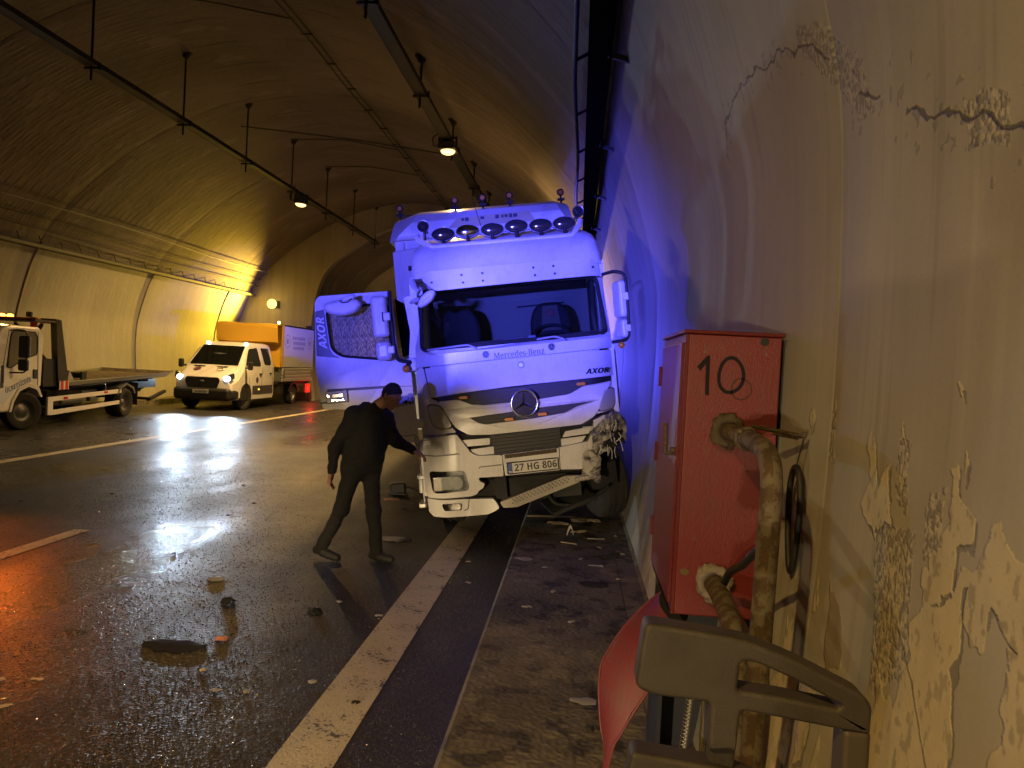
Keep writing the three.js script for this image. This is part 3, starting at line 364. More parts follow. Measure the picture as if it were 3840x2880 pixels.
  for (const [x, y] of [[-0.66, 1.447], [0.58, 1.482], [-0.2, 1.18], [0.15, 1.203]]) part('marker_lamp', [rb(0.085, 0.034, 0.02, 0.006, x, y, F(-0.055)(x)), rb(0.10, 0.018, 0.015, 0.005, x, y, F(-0.06)(x))], M.amber, T);
  // corner panels and indicator covers
  part('corner_panel', plate(round([[-1.17, 1.8], [-1.065, 1.785], [-1.015, 1.465], [-0.93, 1.42], [-0.87, 1.32], [-0.80, 1.13], [-0.77, 1.085], [-1.13, 1.07], [-1.18, 1.2]], 0.02), 0.05, F(-0.095), 0.05), W, T);
  part('corner_panel', plate(round([[0.965, 1.82], [1.01, 1.82], [1.02, 1.2], [0.72, 1.15], [0.76, 1.22], [0.87, 1.41], [0.95, 1.52]], 0.02), 0.05, F(-0.10), 0.05), W, T);
  for (const o of [[[-1.055, 1.395], [-0.93, 1.385], [-0.87, 1.31], [-0.80, 1.14], [-0.965, 1.14], [-1.03, 1.22]], [[0.945, 1.405], [0.85, 1.405], [0.78, 1.31], [0.735, 1.18], [0.905, 1.19], [0.95, 1.26]]]) { const c = [o.reduce((s, p) => s + p[0], 0) / 6, o.reduce((s, p) => s + p[1], 0) / 6], k = o.map(([x, y]) => [c[0] + (x - c[0]) * 1.10, c[1] + (y - c[1]) * 1.08]); const q = part('indicator_rim', plate(round(k, 0.05), 0.03, F(-0.072), 0.04), M.rubber, T); part('indicator_cover', plate(round(o, 0.05), 0.03, F(-0.062), 0.04), phys([0.48, 0.46, 0.42], 0.3, { clearcoat: 0.5 }), q); }
  // lower slats and radiator
  for (const o of [[[-0.73, 1.0], [-0.42, 1.0], [-0.425, 0.93], [-0.68, 0.93]], [[-0.64, 0.895], [-0.39, 0.91], [-0.39, 0.83], [-0.57, 0.83]], [[0.37, 1.0], [0.65, 1.025], [0.62, 0.955], [0.34, 0.94]], [[0.32, 0.925], [0.59, 0.935], [0.54, 0.875], [0.32, 0.85]]]) part('bumper_slat', plate(round(o, 0.012), 0.03, F(-0.07)), W, T);
  part('slat_backing', plate([[-0.78, 1.06], [0.70, 1.08], [0.6, 0.85], [-0.62, 0.82]], 0.02, F(-0.13)), gap, T);
  { const r = part('radiator', plate([[-0.42, 1.02], [0.32, 1.05], [0.32, 0.82], [-0.39, 0.80]], 0.02, F(-0.10)), M.blackPlastic, T), b = []; for (let k = 0; k < 6; k++) b.push(beam([-0.40, 0.835 + k * 0.036, F(-0.085)(-0.4)], [0.32, 0.85 + k * 0.036, F(-0.085)(0.32)], 0.02, 0.012)); part('radiator_bars', b, M.blackPlastic, r); }
  // bumper
  const f0 = F(0), bl = part('bumper', plate(round([[-1.12, 1.05], [-0.765, 1.07], [-0.63, 0.87], [-0.56, 0.83], [-0.31, 0.822], [-0.31, 0.60], [-0.575, 0.605], [-0.56, 0.56], [-0.51, 0.54], [-0.535, 0.49], [-0.58, 0.47], [-0.60, 0.435], [-0.66, 0.415], [-1.14, 0.41], [-1.185, 0.5], [-1.20, 0.95]], 0.02), 0.12, (x, y) => f0(x) + 0.012 * Math.sin(clamp((y - 0.4) / 0.65) * Math.PI) - (y > 0.95 ? 0.25 * (y - 0.95) : 0), 0.06), W, T);
  part('bumper_groove', tube([[-1.19, 0.865, f0(-1.17) - 0.005], [-1.0, 0.86, f0(-1.0) + 0.012], [-0.75, 0.868, f0(-0.75) + 0.012]], 0.006, 12, 5), std(0.25, 0.6), bl); part('bumper_groove', tube([[-0.56, 0.70, f0(-0.56) + 0.012], [-0.54, 0.715, f0(-0.54) + 0.012], [-0.32, 0.72, f0(-0.32) + 0.012]], 0.006, 12, 5), std(0.25, 0.6), bl);
  { const hl = part('headlight_bezel', plate(round([[-1.10, 0.70], [-0.71, 0.69], [-0.675, 0.48], [-1.07, 0.465]], 0.05), 0.05, (x) => f0(x) + 0.018, 0.05), M.blackGloss, T);
    part('headlight_bowl', [cy(0.07, 0.05, 0.03, -0.96, 0.565, f0(-0.96) + 0.02, 'z', 24), cy(0.065, 0.045, 0.03, -0.80, 0.57, f0(-0.8) + 0.022, 'z', 24), rb(0.33, 0.15, 0.02, 0.02, -0.885, 0.57, f0(-0.9) + 0.012)], M.chrome, hl); part('headlight_lens', plate(round([[-1.065, 0.66], [-0.725, 0.655], [-0.70, 0.495], [-1.045, 0.485]], 0.03), 0.004, (x) => f0(x) + 0.045, 0.05), M.lens, hl); }
  part('bumper_centre', plate(round([[-0.305, 0.825], [0.285, 0.845], [0.278, 0.615], [-0.295, 0.605]], 0.01), 0.08, 0.02), W, T);
  part('bumper_tread', plate([[-0.28, 0.822], [0.26, 0.842], [0.262, 0.80], [-0.28, 0.782]], 0.02, 0.03), std(1, 0.7, 0.3, { map: repc(TX.rust, 9, 9) }), T);
  { const p = part('number_plate', plate(round([[-0.262, 0.735], [0.265, 0.745], [0.265, 0.63], [-0.262, 0.62]], 0.01), 0.01, 0.036), std([0.62, 0.61, 0.56], 0.4), T); part('plate_strip', plate([[-0.258, 0.731], [-0.212, 0.732], [-0.212, 0.625], [-0.258, 0.624]], 0.004, 0.040), std([0.01, 0.05, 0.32], 0.4), p); part('lettering', at(text('27 HG 806', 0.073, 0.004, 'sans_bold', { sx: 0.93 }), 0.03, 0.685, 0.037, 0, 0, 0.019), M.letter, p); part('lettering', at(text('TR', 0.02, 0.003), -0.236, 0.64, 0.0395), std(0.7, 0.5), p); part('plate_rim', tube([[-0.262, 0.735, 0.036], [0.265, 0.745, 0.036], [0.265, 0.63, 0.036], [-0.262, 0.62, 0.036]].flatMap((a, i, L) => { const b = L[(i + 1) % 4]; return [a, [lerp(a[0], b[0], 0.5), lerp(a[1], b[1], 0.5), a[2]], [lerp(a[0], b[0], 0.96), lerp(a[1], b[1], 0.96), a[2]]]; }), 0.006, 80, 5, true), M.blackPlastic, p); }
  part('bumper', plate(round([[0.29, 0.845], [0.45, 0.862], [0.60, 0.88], [0.66, 0.98], [0.68, 1.09], [0.80, 1.14], [0.84, 0.95], [0.70, 0.72], [0.60, 0.60], [0.47, 0.60], [0.285, 0.615]], 0.01), 0.10, (x, y) => f0(x) - 0.01 - 0.05 * sstep(0.45, 0.7, x) * fbm(x * 12, y * 12, 3), 0.05), W, T);
  // crumpled corner
  const crush = (n, c, r, seed, mat) => { const g = new THREE.IcosahedronGeometry(1, 24), p = g.attributes.position; for (let i = 0; i < p.count; i++) { const x = p.getX(i), y = p.getY(i), z = p.getZ(i), k = 1 + 0.38 * (Math.abs(fbm(x * 1.8 + seed, y * 1.8 + z * 1.4, 5) - 0.5) * 2 - 0.2) + 0.07 * (fbm(x * 9 + seed, y * 9 + z * 6, 3) - 0.5); p.setXYZ(i, c[0] + r[0] * x * k, c[1] + r[1] * y * k, c[2] + r[2] * z * k); } g.computeVertexNormals(); return part(n, toCreasedNormals(uvBox(g), 0.35), mat, T); };
  const scuff = std(1, 0.6, 0.1, { map: rep(tex(512, 512, (i, j, o) => { const x = i / 512, y = j / 512, s = fbm(x * 12 + y * 9, y * 60 - x * 22, 4, 256), b = fbm(x * 7, y * 7, 4), l = clamp(0.14 + 0.5 * sstep(0.36, 0.62, s * 0.4 + b * 0.65) - 0.1 * vn(i * 0.5, j * 0.5)); o[0] = l * 0.75; o[1] = l * 0.71; o[2] = l * 0.64; }, true), 2.2, 2.2) });
  const crumple = (name, nu, nv, fn, seed, amp, mat) => { const R = []; for (let j = 0; j <= nv; j++) { const row = []; for (let i = 0; i <= nu; i++) { const p = fn(i / nu, j / nv), k = 2 * Math.abs(fbm(p[0] * 9 + seed, p[1] * 9, 4) - 0.5) - 0.25 + 0.5 * (fbm(p[0] * 26 + seed, p[1] * 26, 3) - 0.5); row.push([p[0] + amp * 0.4 * (vn(p[1] * 22 + seed, i * 0.3) - 0.5), p[1] + amp * 0.5 * (vn(p[0] * 25, j * 0.4 + seed) - 0.5), p[2] + amp * k]); } R.push(row); } return part(name, loft(R, { close: false, caps: false, crease: 0.5 }), mat, T); };
  crumple('crumpled_corner', 30, 26, (u, v) => { const x = lerp(0.64, 1.03, u), lowE = lerp(0.66, 0.86, Math.pow(u, 0.7)) + 0.06 * (fbm(u * 9, 3, 3) - 0.5), top = lerp(1.0, 1.15, Math.min(1, u * 2.2)) - 0.10 * Math.pow(Math.max(0, u - 0.6) / 0.4, 2); return [x, lerp(lowE, top, v), 0.015 + 0.05 * Math.sin(v * 3) - 0.30 * u * u]; }, 3, 0.085, scuff);
  crumple('crumpled_corner', 16, 16, (u, v) => [lerp(0.70, 1.0, u), lerp(0.78, 0.98, v) + 0.04 * u, 0.03 - 0.26 * u * u], 21, 0.11, std(1, 0.7, 0.1, { map: repc(TX.grime, 3, 3) }));
  crumple('crumpled_bracket', 12, 18, (u, v) => [lerp(0.52, 0.70, u) + 0.03 * (v - 0.5), lerp(0.47, 0.76, v) + 0.03 * Math.sin(u * 5), 0.0 + 0.04 * Math.sin(u * 3)], 9, 0.06, scuff);
  { const r = rng(31); for (let k = 0; k < 14; k++) { const x = 0.70 + 0.26 * r(), y = 0.80 + 0.3 * r(), z = 0.02 + 0.05 * r() - (x > 0.85 ? 0.1 : 0); part('torn_strip', tube([[x, y, z], [x + 0.05 * (r() - 0.5), y - 0.05, z + 0.03 * r()], [x + 0.12 * (r() - 0.5), y - 0.08 - 0.06 * r(), z - 0.02]], 0.004 + 0.003 * r(), 10, 4), std(0.4 + 0.25 * r(), 0.5), T); } }
  { const s = part('lower_spoiler', plate(round([[-1.155, 0.395], [-0.74, 0.388], [-0.44, 0.372], [-0.405, 0.32], [-0.385, 0.265], [-0.44, 0.235], [-0.50, 0.212], [-0.7, 0.208], [-1.09, 0.21], [-1.145, 0.25]], 0.015), 0.10, F(-0.02), 0.05), W, T); part('fog_lamp_bezel', plate(round([[-0.985, 0.352], [-0.765, 0.352], [-0.775, 0.275], [-0.965, 0.278]], 0.025), 0.02, (x) => f0(x) - 0.012, 0.05), M.blackGloss, s); part('fog_lamp', plate(round([[-0.965, 0.344], [-0.785, 0.344], [-0.79, 0.285], [-0.95, 0.287]], 0.02), 0.02, (x) => f0(x) - 0.004, 0.05), M.chrome, s); part('spoiler_joint', tube([[-0.69, 0.39, f0(-0.69) - 0.016], [-0.71, 0.29, f0(-0.7) - 0.016], [-0.75, 0.27, f0(-0.7) - 0.016]], 0.004, 10, 4), M.rubber, s); }
  { const st = part('hanging_step', plate(round([[-0.37, 0.335], [0.33, 0.55], [0.50, 0.54], [0.47, 0.475], [-0.2, 0.27], [-0.34, 0.275]], 0.015), 0.10, 0.03), std([0.50, 0.47, 0.40], 0.6, 0, { map: repc(TX.dirtPaint, 1.4, 1.4) }), T); for (let i = 0; i < 16; i++) for (let k = 0; k < 3; k++) { const u = i / 15 + (k % 2) * 0.03; part('grip_hole', cy(0.007, 0.007, 0.004, lerp(-0.24, 0.34, u), lerp(0.315, 0.485, u) + k * 0.022, 0.0305, 'z', 8), M.letter, st); } part('step_end', rb(0.16, 0.05, 0.12, 0.02, 0.5, 0.51, 0, 0, 0, 0.1), scuff, st); }
  // under the cab
  part('chassis', [bx(1.7, 0.5, 1.9, -0.1, 0.72, -1.25), bx(0.2, 0.3, 5.6, -0.5, 0.75, -3.1), bx(0.2, 0.3, 5.6, 0.35, 0.75, -3.1), bx(1.2, 0.25, 0.12, -0.1, 0.42, -0.28), bx(0.12, 0.30, 0.1, -0.35, 0.5, -0.15), cy(0.05, 0.05, 1.8, -0.08, 0.42, -1.3, 'x')], std(1, 0.85, 0, { map: repc(TX.grime, 1, 1) }), T);
  part('axle_debris', [bx(0.5, 0.04, 0.4, 0.35, 0.24, -0.3, 0.2, 0.3, 0.2), tube([[0.1, 0.45, -0.2], [0.2, 0.25, -0.1], [0.5, 0.2, -0.2], [0.8, 0.35, -0.3]], 0.02, 20, 6), bx(0.3, 0.3, 0.3, 0.75, 0.5, -0.6, 0.4, 0.2, 0.1)], M.darkSteel, T);
  wheel(T, 0.5, 0.3, -0.97, 0.43, -1.3, TM); wheel(T, 0.5, 0.3, 0.80, 0.36, -1.15, TM, 8, 0.3, 0.12);
  for (const x of [-0.95, 0.75]) wheel(T, 0.5, 0.56, x, 0.43, -4.7, TM);
  part('wing', [bx(0.10, 0.60, 0.35, -1.13, 0.72, -0.45), bx(0.10, 0.35, 0.5, -1.13, 0.86, -0.8), bx(0.1, 0.3, 0.3, 0.93, 0.95, -0.5)], W, T);
  part('side_step', [bar([-1.22, 0.98, -0.34], [-1.19, 0.30, -0.34], 0.016, 6), bar([-1.22, 0.98, -0.55], [-1.19, 0.30, -0.55], 0.016, 6), rb(0.08, 0.05, 0.3, 0.01, -1.21, 0.32, -0.4), rb(0.07, 0.04, 0.28, 0.01, -1.21, 0.62, -0.42), rb(0.05, 0.09, 0.04, 0.01, -1.215, 1.02, -0.32), bx(0.03, 0.2, 0.04, -1.22, 0.55, -0.33)], M.dullMetal, T);
  // roof bar, spotlights, horns
  part('light_bar', [tube([[-1.05, 3.26, -0.62], [-1.02, 3.2, -0.55], [-0.9, 3.115, -0.44], [-0.8, 3.09, -0.42], [0.55, 3.085, -0.42], [0.66, 3.11, -0.44], [0.74, 3.2, -0.52], [0.77, 3.27, -0.6]], 0.032, 60, 10)], W, T);
  [[-0.75, 3.23], [-0.48, 3.24], [-0.21, 3.235], [0.055, 3.25], [0.32, 3.235], [0.58, 3.235]].forEach(([x, y], i) => { const s = part('spotlight', [sp(0.128, x, y, -0.52, 1, 0.62, 0.75, 24, 16), cy(0.02, 0.02, 0.1, x, y - 0.09, -0.46, 'y', 8)], M.blackGloss, T); part('spotlight_lens', sp(0.124, x, y, -0.465, 1, 0.58, 0.34, 24, 14), i === 1 ? std(0.62, 0.12, 1) : std([0.09, 0.085, 0.09], 0.14, 0.7), s); part('spotlight_rim', new THREE.TorusGeometry(0.124, 0.006, 8, 40).scale(1, 0.6, 1).translate(x, y, -0.475), M.dullMetal, s); part('spotlight_post', cy(0.014, 0.014, 0.1, x, y - 0.1, -0.44), M.darkSteel, s); });
  for (const [x, y] of [[-0.97, 3.36], [0.755, 3.375]]) part('air_horn', [new THREE.LatheGeometry([[0.018, -0.4], [0.02, -0.12], [0.035, -0.04], [0.062, 0], [0.066, 0.006], [0.05, 0.0], [0.02, -0.06], [0.001, -0.08]].map((p) => new THREE.Vector2(...p)), 24).rotateX(Math.PI / 2).translate(x, y, -0.6), cy(0.015, 0.015, 0.2, x, y - 0.1, -0.7)], std(0.12, 0.25, 0.8), T);
  part('roof_antenna', bar([-0.3, 3.2, -0.9], [-0.42, 3.75, -1.1], 0.004, 5), M.cable, T);
  part('side_deflector', [at(rb(0.5, 1.6, 0.04, 0.02, 0, 0, 0), -1.32, 2.55, -2.0, 0, -0.5, 0), bx(0.04, 1.6, 0.5, -1.12, 2.2, -2.1)], W, T); part('clearance_lamp', rb(0.03, 0.05, 0.04, 0.01, -1.17, 2.46, -1.3), M.redLens, T); part('roof_marker', cy(0.02, 0.03, 0.08, -1.15, 2.93, -0.75, 'x', 10), M.darkSteel, T);
  // open passenger door, its outer skin turned to the viewer
  { const d = new THREE.Group(); d.name = 'door'; T.add(d); const zd = -0.32;
    const skin = [[-2.18, 2.60], [-2.14, 2.66], [-1.36, 2.65], [-1.34, 1.95], [-1.22, 1.88], [-1.20, 1.0], [-1.45, 1.0], [-1.62, 1.10], [-1.78, 1.30], [-1.92, 1.42], [-2.20, 1.44], [-2.235, 1.9]], win = [[-2.06, 2.50], [-1.405, 2.53], [-1.40, 1.91], [-1.94, 1.995], [-2.04, 2.08]];
    part('door_skin', plate(dens(round(skin, 0.04), 0.15), 0.07, (x) => zd - 0.06 * ((x + 1.75) / 0.5) ** 2 * 0.4, 0.1, [dens(round(win, 0.05), 0.15)]), W, d);
    part('window_glass', plate(round(win.map(([x, y]) => [x * 1.0, y]), 0.04), 0.005, zd - 0.05), phys(1, 0.5, { transmission: 0.6, thickness: 0, map: repc(tex(512, 512, (i, j, o) => { const a = fbm(i / 512 * 64, j / 512 * 20, 4, 16), l = 0.3 + 0.45 * sstep(0.3, 0.7, a); o[0] = l; o[1] = l * 0.96; o[2] = l * 0.84; }, true), 2.6, 2.6), bumpMap: repc(tex(512, 512, (i, j, o) => { o[0] = fbm(i / 512 * 64, j / 512 * 20, 4, 16); }), 2.6, 2.6), bumpScale: 0.012 }), d);
    part('window_seal', tube(dens(round(win, 0.06), 0.08).map(([x, y]) => [x, y, zd + 0.004]), 0.014, 120, 5, true), M.rubber, d);
    part('pillar_strip', plate(round([[-2.185, 2.5], [-2.085, 2.515], [-2.065, 2.09], [-2.03, 2.02], [-1.95, 1.975], [-2.215, 2.02]], 0.015), 0.008, (x) => zd + 0.004 - 0.06 * ((x + 1.75) / 0.5) ** 2 * 0.4), std([0.07, 0.065, 0.075], 0.35), d); part('lettering', at(text('AXOR', 0.082, 0.004, 'sans_bold', { shear: 0.3, sx: 1.12 }), -2.135, 2.27, zd - 0.008, 0, 0, Math.PI / 2 + 0.03), std([0.62, 0.6, 0.68], 0.4), d);
    const h = part('handle', [rb(0.24, 0.135, 0.02, 0.015, -2.03, 1.565, zd + 0.006)], std(0.16, 0.4, 0.4), d); part('handle_recess', [rb(0.12, 0.045, 0.02, 0.006, -2.02, 1.578, zd + 0.012)], M.blackGloss, h); part('handle_bar', [rb(0.15, 0.03, 0.02, 0.008, -2.02, 1.53, zd + 0.02), rb(0.04, 0.04, 0.015, 0.008, -2.12, 1.58, zd + 0.016)], M.chrome, h);
    part('groove', [beam([-2.13, 1.64, zd + 0.002], [-1.5, 1.625, zd + 0.002], 0.01, 0.028), beam([-2.22, 1.512, zd], [-2.15, 1.512, zd + 0.002], 0.008, 0.02), beam([-1.5, 1.625, zd + 0.002], [-1.22, 1.61, zd + 0.002], 0.006, 0.006), beam([-1.44, 1.08, zd], [-1.22, 1.08, zd], 0.006, 0.006), beam([-1.5, 1.40, zd - 0.001], [-1.22, 1.42, zd - 0.001], 0.006, 0.004)], std(0.08, 0.5), d);
    part('lettering', at(text('640', 0.07, 0.012, 'sans_bold', { shear: 0.3, sx: 1.25 }), -1.30, 1.455, zd + 0.002, 0, 0, 0.06), std(0.05, 0.25, 0.7), d);
    part('mirror_arm', tube([[-1.36, 2.64, zd + 0.05], [-1.355, 2.3, zd + 0.12], [-1.345, 2.0, zd + 0.12], [-1.32, 1.9, zd + 0.1], [-1.2, 1.865, zd + 0.06]], 0.022, 30, 8), M.blackPlastic, d);
    const mm = part('mirror', [rb(0.165, 0.44, 0.12, 0.04, -1.465, 2.37, zd + 0.16, 0, 0, 0.02)], W, d); part('mirror_clamp', [rb(0.075, 0.085, 0.05, 0.01, -1.385, 2.36, zd + 0.22)], M.white, mm); part('clamp_edge', [bx(0.012, 0.10, 0.052, -1.425, 2.36, zd + 0.222)], M.rubber, mm);
    const m2 = part('mirror', [rb(0.165, 0.20, 0.12, 0.05, -1.455, 2.005, zd + 0.16, 0, 0, 0.02)], W, d); part('mirror_clamp', [rb(0.075, 0.08, 0.05, 0.01, -1.37, 2.01, zd + 0.22)], M.white, m2);
    const leaf = part('kerb_mirror', [ext(round([[-2.05, 2.50], [-2.03, 2.56], [-1.9, 2.58], [-1.78, 2.59], [-1.68, 2.57], [-1.64, 2.52], [-1.70, 2.44], [-1.82, 2.41], [-1.93, 2.42], [-2.0, 2.45]], 0.05), 0.14, { bevel: 0.04, z: zd + 0.08, seg: 4 })], W, d); part('mirror_stay', [rb(0.14, 0.05, 0.06, 0.02, -1.77, 2.59, zd + 0.2, 0, 0, 0.25)], W, leaf); part('stay_gap', tube([[-1.86, 2.57, zd + 0.225], [-1.83, 2.545, zd + 0.228], [-1.77, 2.55, zd + 0.228], [-1.72, 2.6, zd + 0.22]], 0.006, 12, 4), M.rubber, leaf);
    part('amber_marker', sp(0.036, -1.245, 1.80, zd + 0.12, 1, 1, 0.8), M.amber, d); part('marker_stem', [bar([-1.2, 1.87, zd + 0.06], [-1.245, 1.82, zd + 0.11], 0.018), cy(0.042, 0.042, 0.03, -1.245, 1.80, zd + 0.095, 'z', 14)], M.blackPlastic, d);
    part('inner_panel', plate(round(skin.map(([x, y]) => [lerp(x, -1.7, 0.04), lerp(y, 1.6, 0.03)]).filter(([, y]) => y < 1.97), 0.03), 0.03, zd - 0.09), M.dash, d); part('hinge', [rb(0.10, 0.14, 0.06, 0.02, -1.19, 1.84, zd + 0.02), rb(0.12, 0.10, 0.06, 0.02, -1.17, 1.2, zd - 0.02)], W, d); }
  part('quarter_window', plate(round([[-1.34, 2.58], [-1.22, 2.5], [-1.18, 2.2], [-1.22, 1.95], [-1.31, 1.93]], 0.03), 0.01, -0.48), M.tint, T); part('quarter_frame', plate(round([[-1.24, 2.58], [-1.12, 2.60], [-1.12, 1.9], [-1.24, 1.9], [-1.20, 2.2]], 0.02), 0.03, -0.46), W, T);
  // corner mirror at the top of the windscreen, right-hand mirrors
  { const c = part('front_mirror', [ext(round([[-1.03, 2.42], [-1.0, 2.5], [-0.93, 2.56], [-0.86, 2.58], [-0.83, 2.54], [-0.87, 2.47], [-0.94, 2.42], [-1.0, 2.40]], 0.05), 0.12, { bevel: 0.035, z: 0.04, seg: 4 })], W, T); part('mirror_bracket', [tube([[-1.10, 2.72, -0.2], [-1.06, 2.62, -0.05], [-1.0, 2.56, 0.05]], 0.032, 16, 8), tube([[-1.13, 2.5, -0.22], [-1.08, 2.5, -0.1], [-1.0, 2.5, 0.04]], 0.024, 16, 8)], W, c); }
  { const m = part('mirror_frame', [tube([[0.92, 2.62, -0.25], [1.02, 2.625, -0.12], [1.10, 2.60, -0.08], [1.13, 2.54, -0.06], [1.13, 2.2, -0.05], [1.12, 1.96, -0.06], [1.08, 1.90, -0.1], [0.96, 1.89, -0.2]], 0.018, 50, 8)], M.blackPlastic, T); const a = part('mirror', [rb(0.085, 0.38, 0.2, 0.035, 1.065, 2.33, -0.13, 0, 0.3, 0)], W, T); part('mirror_clamp', rb(0.06, 0.08, 0.06, 0.01, 1.11, 2.35, -0.03), W, a); const b = part('mirror', [rb(0.085, 0.19, 0.18, 0.035, 1.07, 2.02, -0.13, 0, 0.3, 0)], W, T); part('mirror_clamp', rb(0.06, 0.07, 0.06, 0.01, 1.11, 2.02, -0.03), W, b); part('amber_marker', sp(0.034, 1.04, 1.85, -0.1, 1, 1, 0.8), M.amber, m); }
  // inside
  part('dashboard', [rb(2.0, 0.35, 0.55, 0.06, -0.085, 1.78, -0.52), rb(0.55, 0.12, 0.3, 0.05, 0.35, 1.97, -0.62)], M.dash, T); part('dash_papers', [bx(0.42, 0.02, 0.1, -0.05, 2.0, -0.42, 0.1, 0.1, 0.09), bx(0.16, 0.03, 0.1, -0.38, 1.97, -0.42), bx(0.08, 0.05, 0.06, 0.12, 2.02, -0.45), bx(0.08, 0.04, 0.05, -0.1, 1.98, -0.38)], std(0.4, 0.6), T);
  part('steering_wheel', [at(new THREE.TorusGeometry(0.22, 0.018, 8, 40), 0.36, 2.03, -0.80, -0.9, 0, 0), at(rb(0.36, 0.06, 0.05, 0.02, 0, 0, 0), 0.36, 2.03, -0.8, -0.9, 0, 0)], M.dash, T);
  for (const [x, top, label] of [[0.38, 2.44, 'black seat with a pale headrest panel'], [-0.70, 2.46, '']]) { const s = part('seat', [ext(round([[-0.25, -0.7], [-0.24, -0.2], [-0.19, -0.06], [-0.11, 0], [0.11, 0], [0.19, -0.06], [0.24, -0.2], [0.25, -0.7]], 0.06), 0.16, { bevel: 0.05, seg: 4 }).translate(x, top, -1.25), rb(0.5, 0.15, 0.5, 0.05, x, top - 0.72, -0.98)], M.seat, T); if (label) { s.userData.label = label; part('headrest_panel', ext([[-0.12, -0.16], [-0.085, 0.13], [0.085, 0.13], [0.12, -0.16]], 0.02).translate(x, top - 0.17, -1.095), std([0.10, 0.09, 0.065], 0.8), s); part('emblem', [new THREE.TorusGeometry(0.04, 0.006, 6, 24).translate(x, top - 0.13, -1.07), bx(0.008, 0.04, 0.006, x, top - 0.11, -1.07), bx(0.008, 0.04, 0.006, x - 0.017, top - 0.14, -1.07, 0, 0, 2.09), bx(0.008, 0.04, 0.006, x + 0.017, top - 0.14, -1.07, 0, 0, -2.09)], std([0.3, 0.02, 0.03], 0.6), s); } }
  part('side_glass', bx(0.008, 0.62, 0.75, 0.94, 2.3, -0.8), M.glass, T); part('curtain', [...Array(7)].map((_, i) => cy(0.025, 0.03, 0.62, 0.82, 2.28, -0.46 - i * 0.045, 'y', 8)), M.seat, T);
}
{
  const T = lorryFrame(thing('semi_trailer', 'white box trailer with ring lamps on its roof behind the lorry cab', 'trailer')), W = M.white;
  const ring = (x0, x1, zf, c, y) => [[x0, y, -12], [x0, y, zf - c * 1.2], [x0 + c, y, zf], [x1 - c * 0.5, y, zf], [x1, y, zf - c * 0.6], [x1, y, -12]];
  part('front_cap', loft([ring(-1.67, 0.90, -2.72, 0.10, 3.60), ring(-1.66, 0.90, -2.70, 0.14, 3.66), ring(-1.65, 0.89, -2.70, 0.32, 3.82), ring(-1.63, 0.87, -2.80, 0.36, 3.94), ring(-1.58, 0.83, -2.98, 0.36, 4.01), ring(-1.5, 0.76, -3.3, 0.34, 4.04)], { crease: 0.35 }), W, T);
  part('added_roof_sheet', bx(2.3, 0.02, 8.6, -0.38, 4.052, -7.65), M.addedRoofSheet, T); part('body', [bx(2.46, 2.65, 9.3, -0.37, 2.28, -7.48)], W, T); part('front_ribs', [-1.5, -0.9, -0.37, 0.2, 0.8].map((x) => bx(0.05, 2.6, 0.04, x, 2.28, -2.81)), W, T);  // unseen dark roof sheet, added to cut light bouncing up to the vault
  const s = part('cap_sticker', plate(round([[-0.83, 3.70], [-0.70, 3.83], [0.30, 3.85], [0.38, 3.70]], 0.03), 0.004, -2.690), std([0.5, 0.45, 0.28], 0.6), T); { const g = [], r = rng(8); let x = -0.62; while (x < 0.24) { const w = 0.03 + 0.04 * r(); if (r() > 0.2) g.push(bx(w, 0.035 + 0.02 * r(), 0.004, x, 3.80 + 0.004 * r(), -2.688)); x += w + 0.02; } part('sticker_print', g, std([0.05, 0.05, 0.10], 0.6), s); }
  for (const [x, y] of [[-1.5, 4.075], [-0.72, 4.12], [-0.33, 4.125], [0.05, 4.125], [0.77, 4.105]]) { const m = part('ring_lamp', [new THREE.TorusGeometry(0.04, 0.012, 8, 24).translate(x, y, -2.9), cy(0.014, 0.014, 0.12, x, y - 0.09, -2.9), bx(0.10, 0.03, 0.05, x, y - 0.1, -2.9)], M.darkSteel, T); part('lamp_glass', cy(0.033, 0.033, 0.012, x, y, -2.9, 'z', 16), M.amber, m); }
  part('underframe', [bx(0.2, 0.25, 9, -0.8, 0.85, -7.5), bx(0.2, 0.25, 9, 0.1, 0.85, -7.5), bx(0.12, 0.6, 0.12, -1.2, 0.6, -5.9), bx(0.12, 0.6, 0.12, 0.4, 0.6, -5.9)], M.darkSteel, T);
  for (const z of [-9.2, -10.4, -11.5]) for (const x of [-1.3, 0.55]) wheel(T, 0.5, 0.4, x, 0.43, z, TM);
}

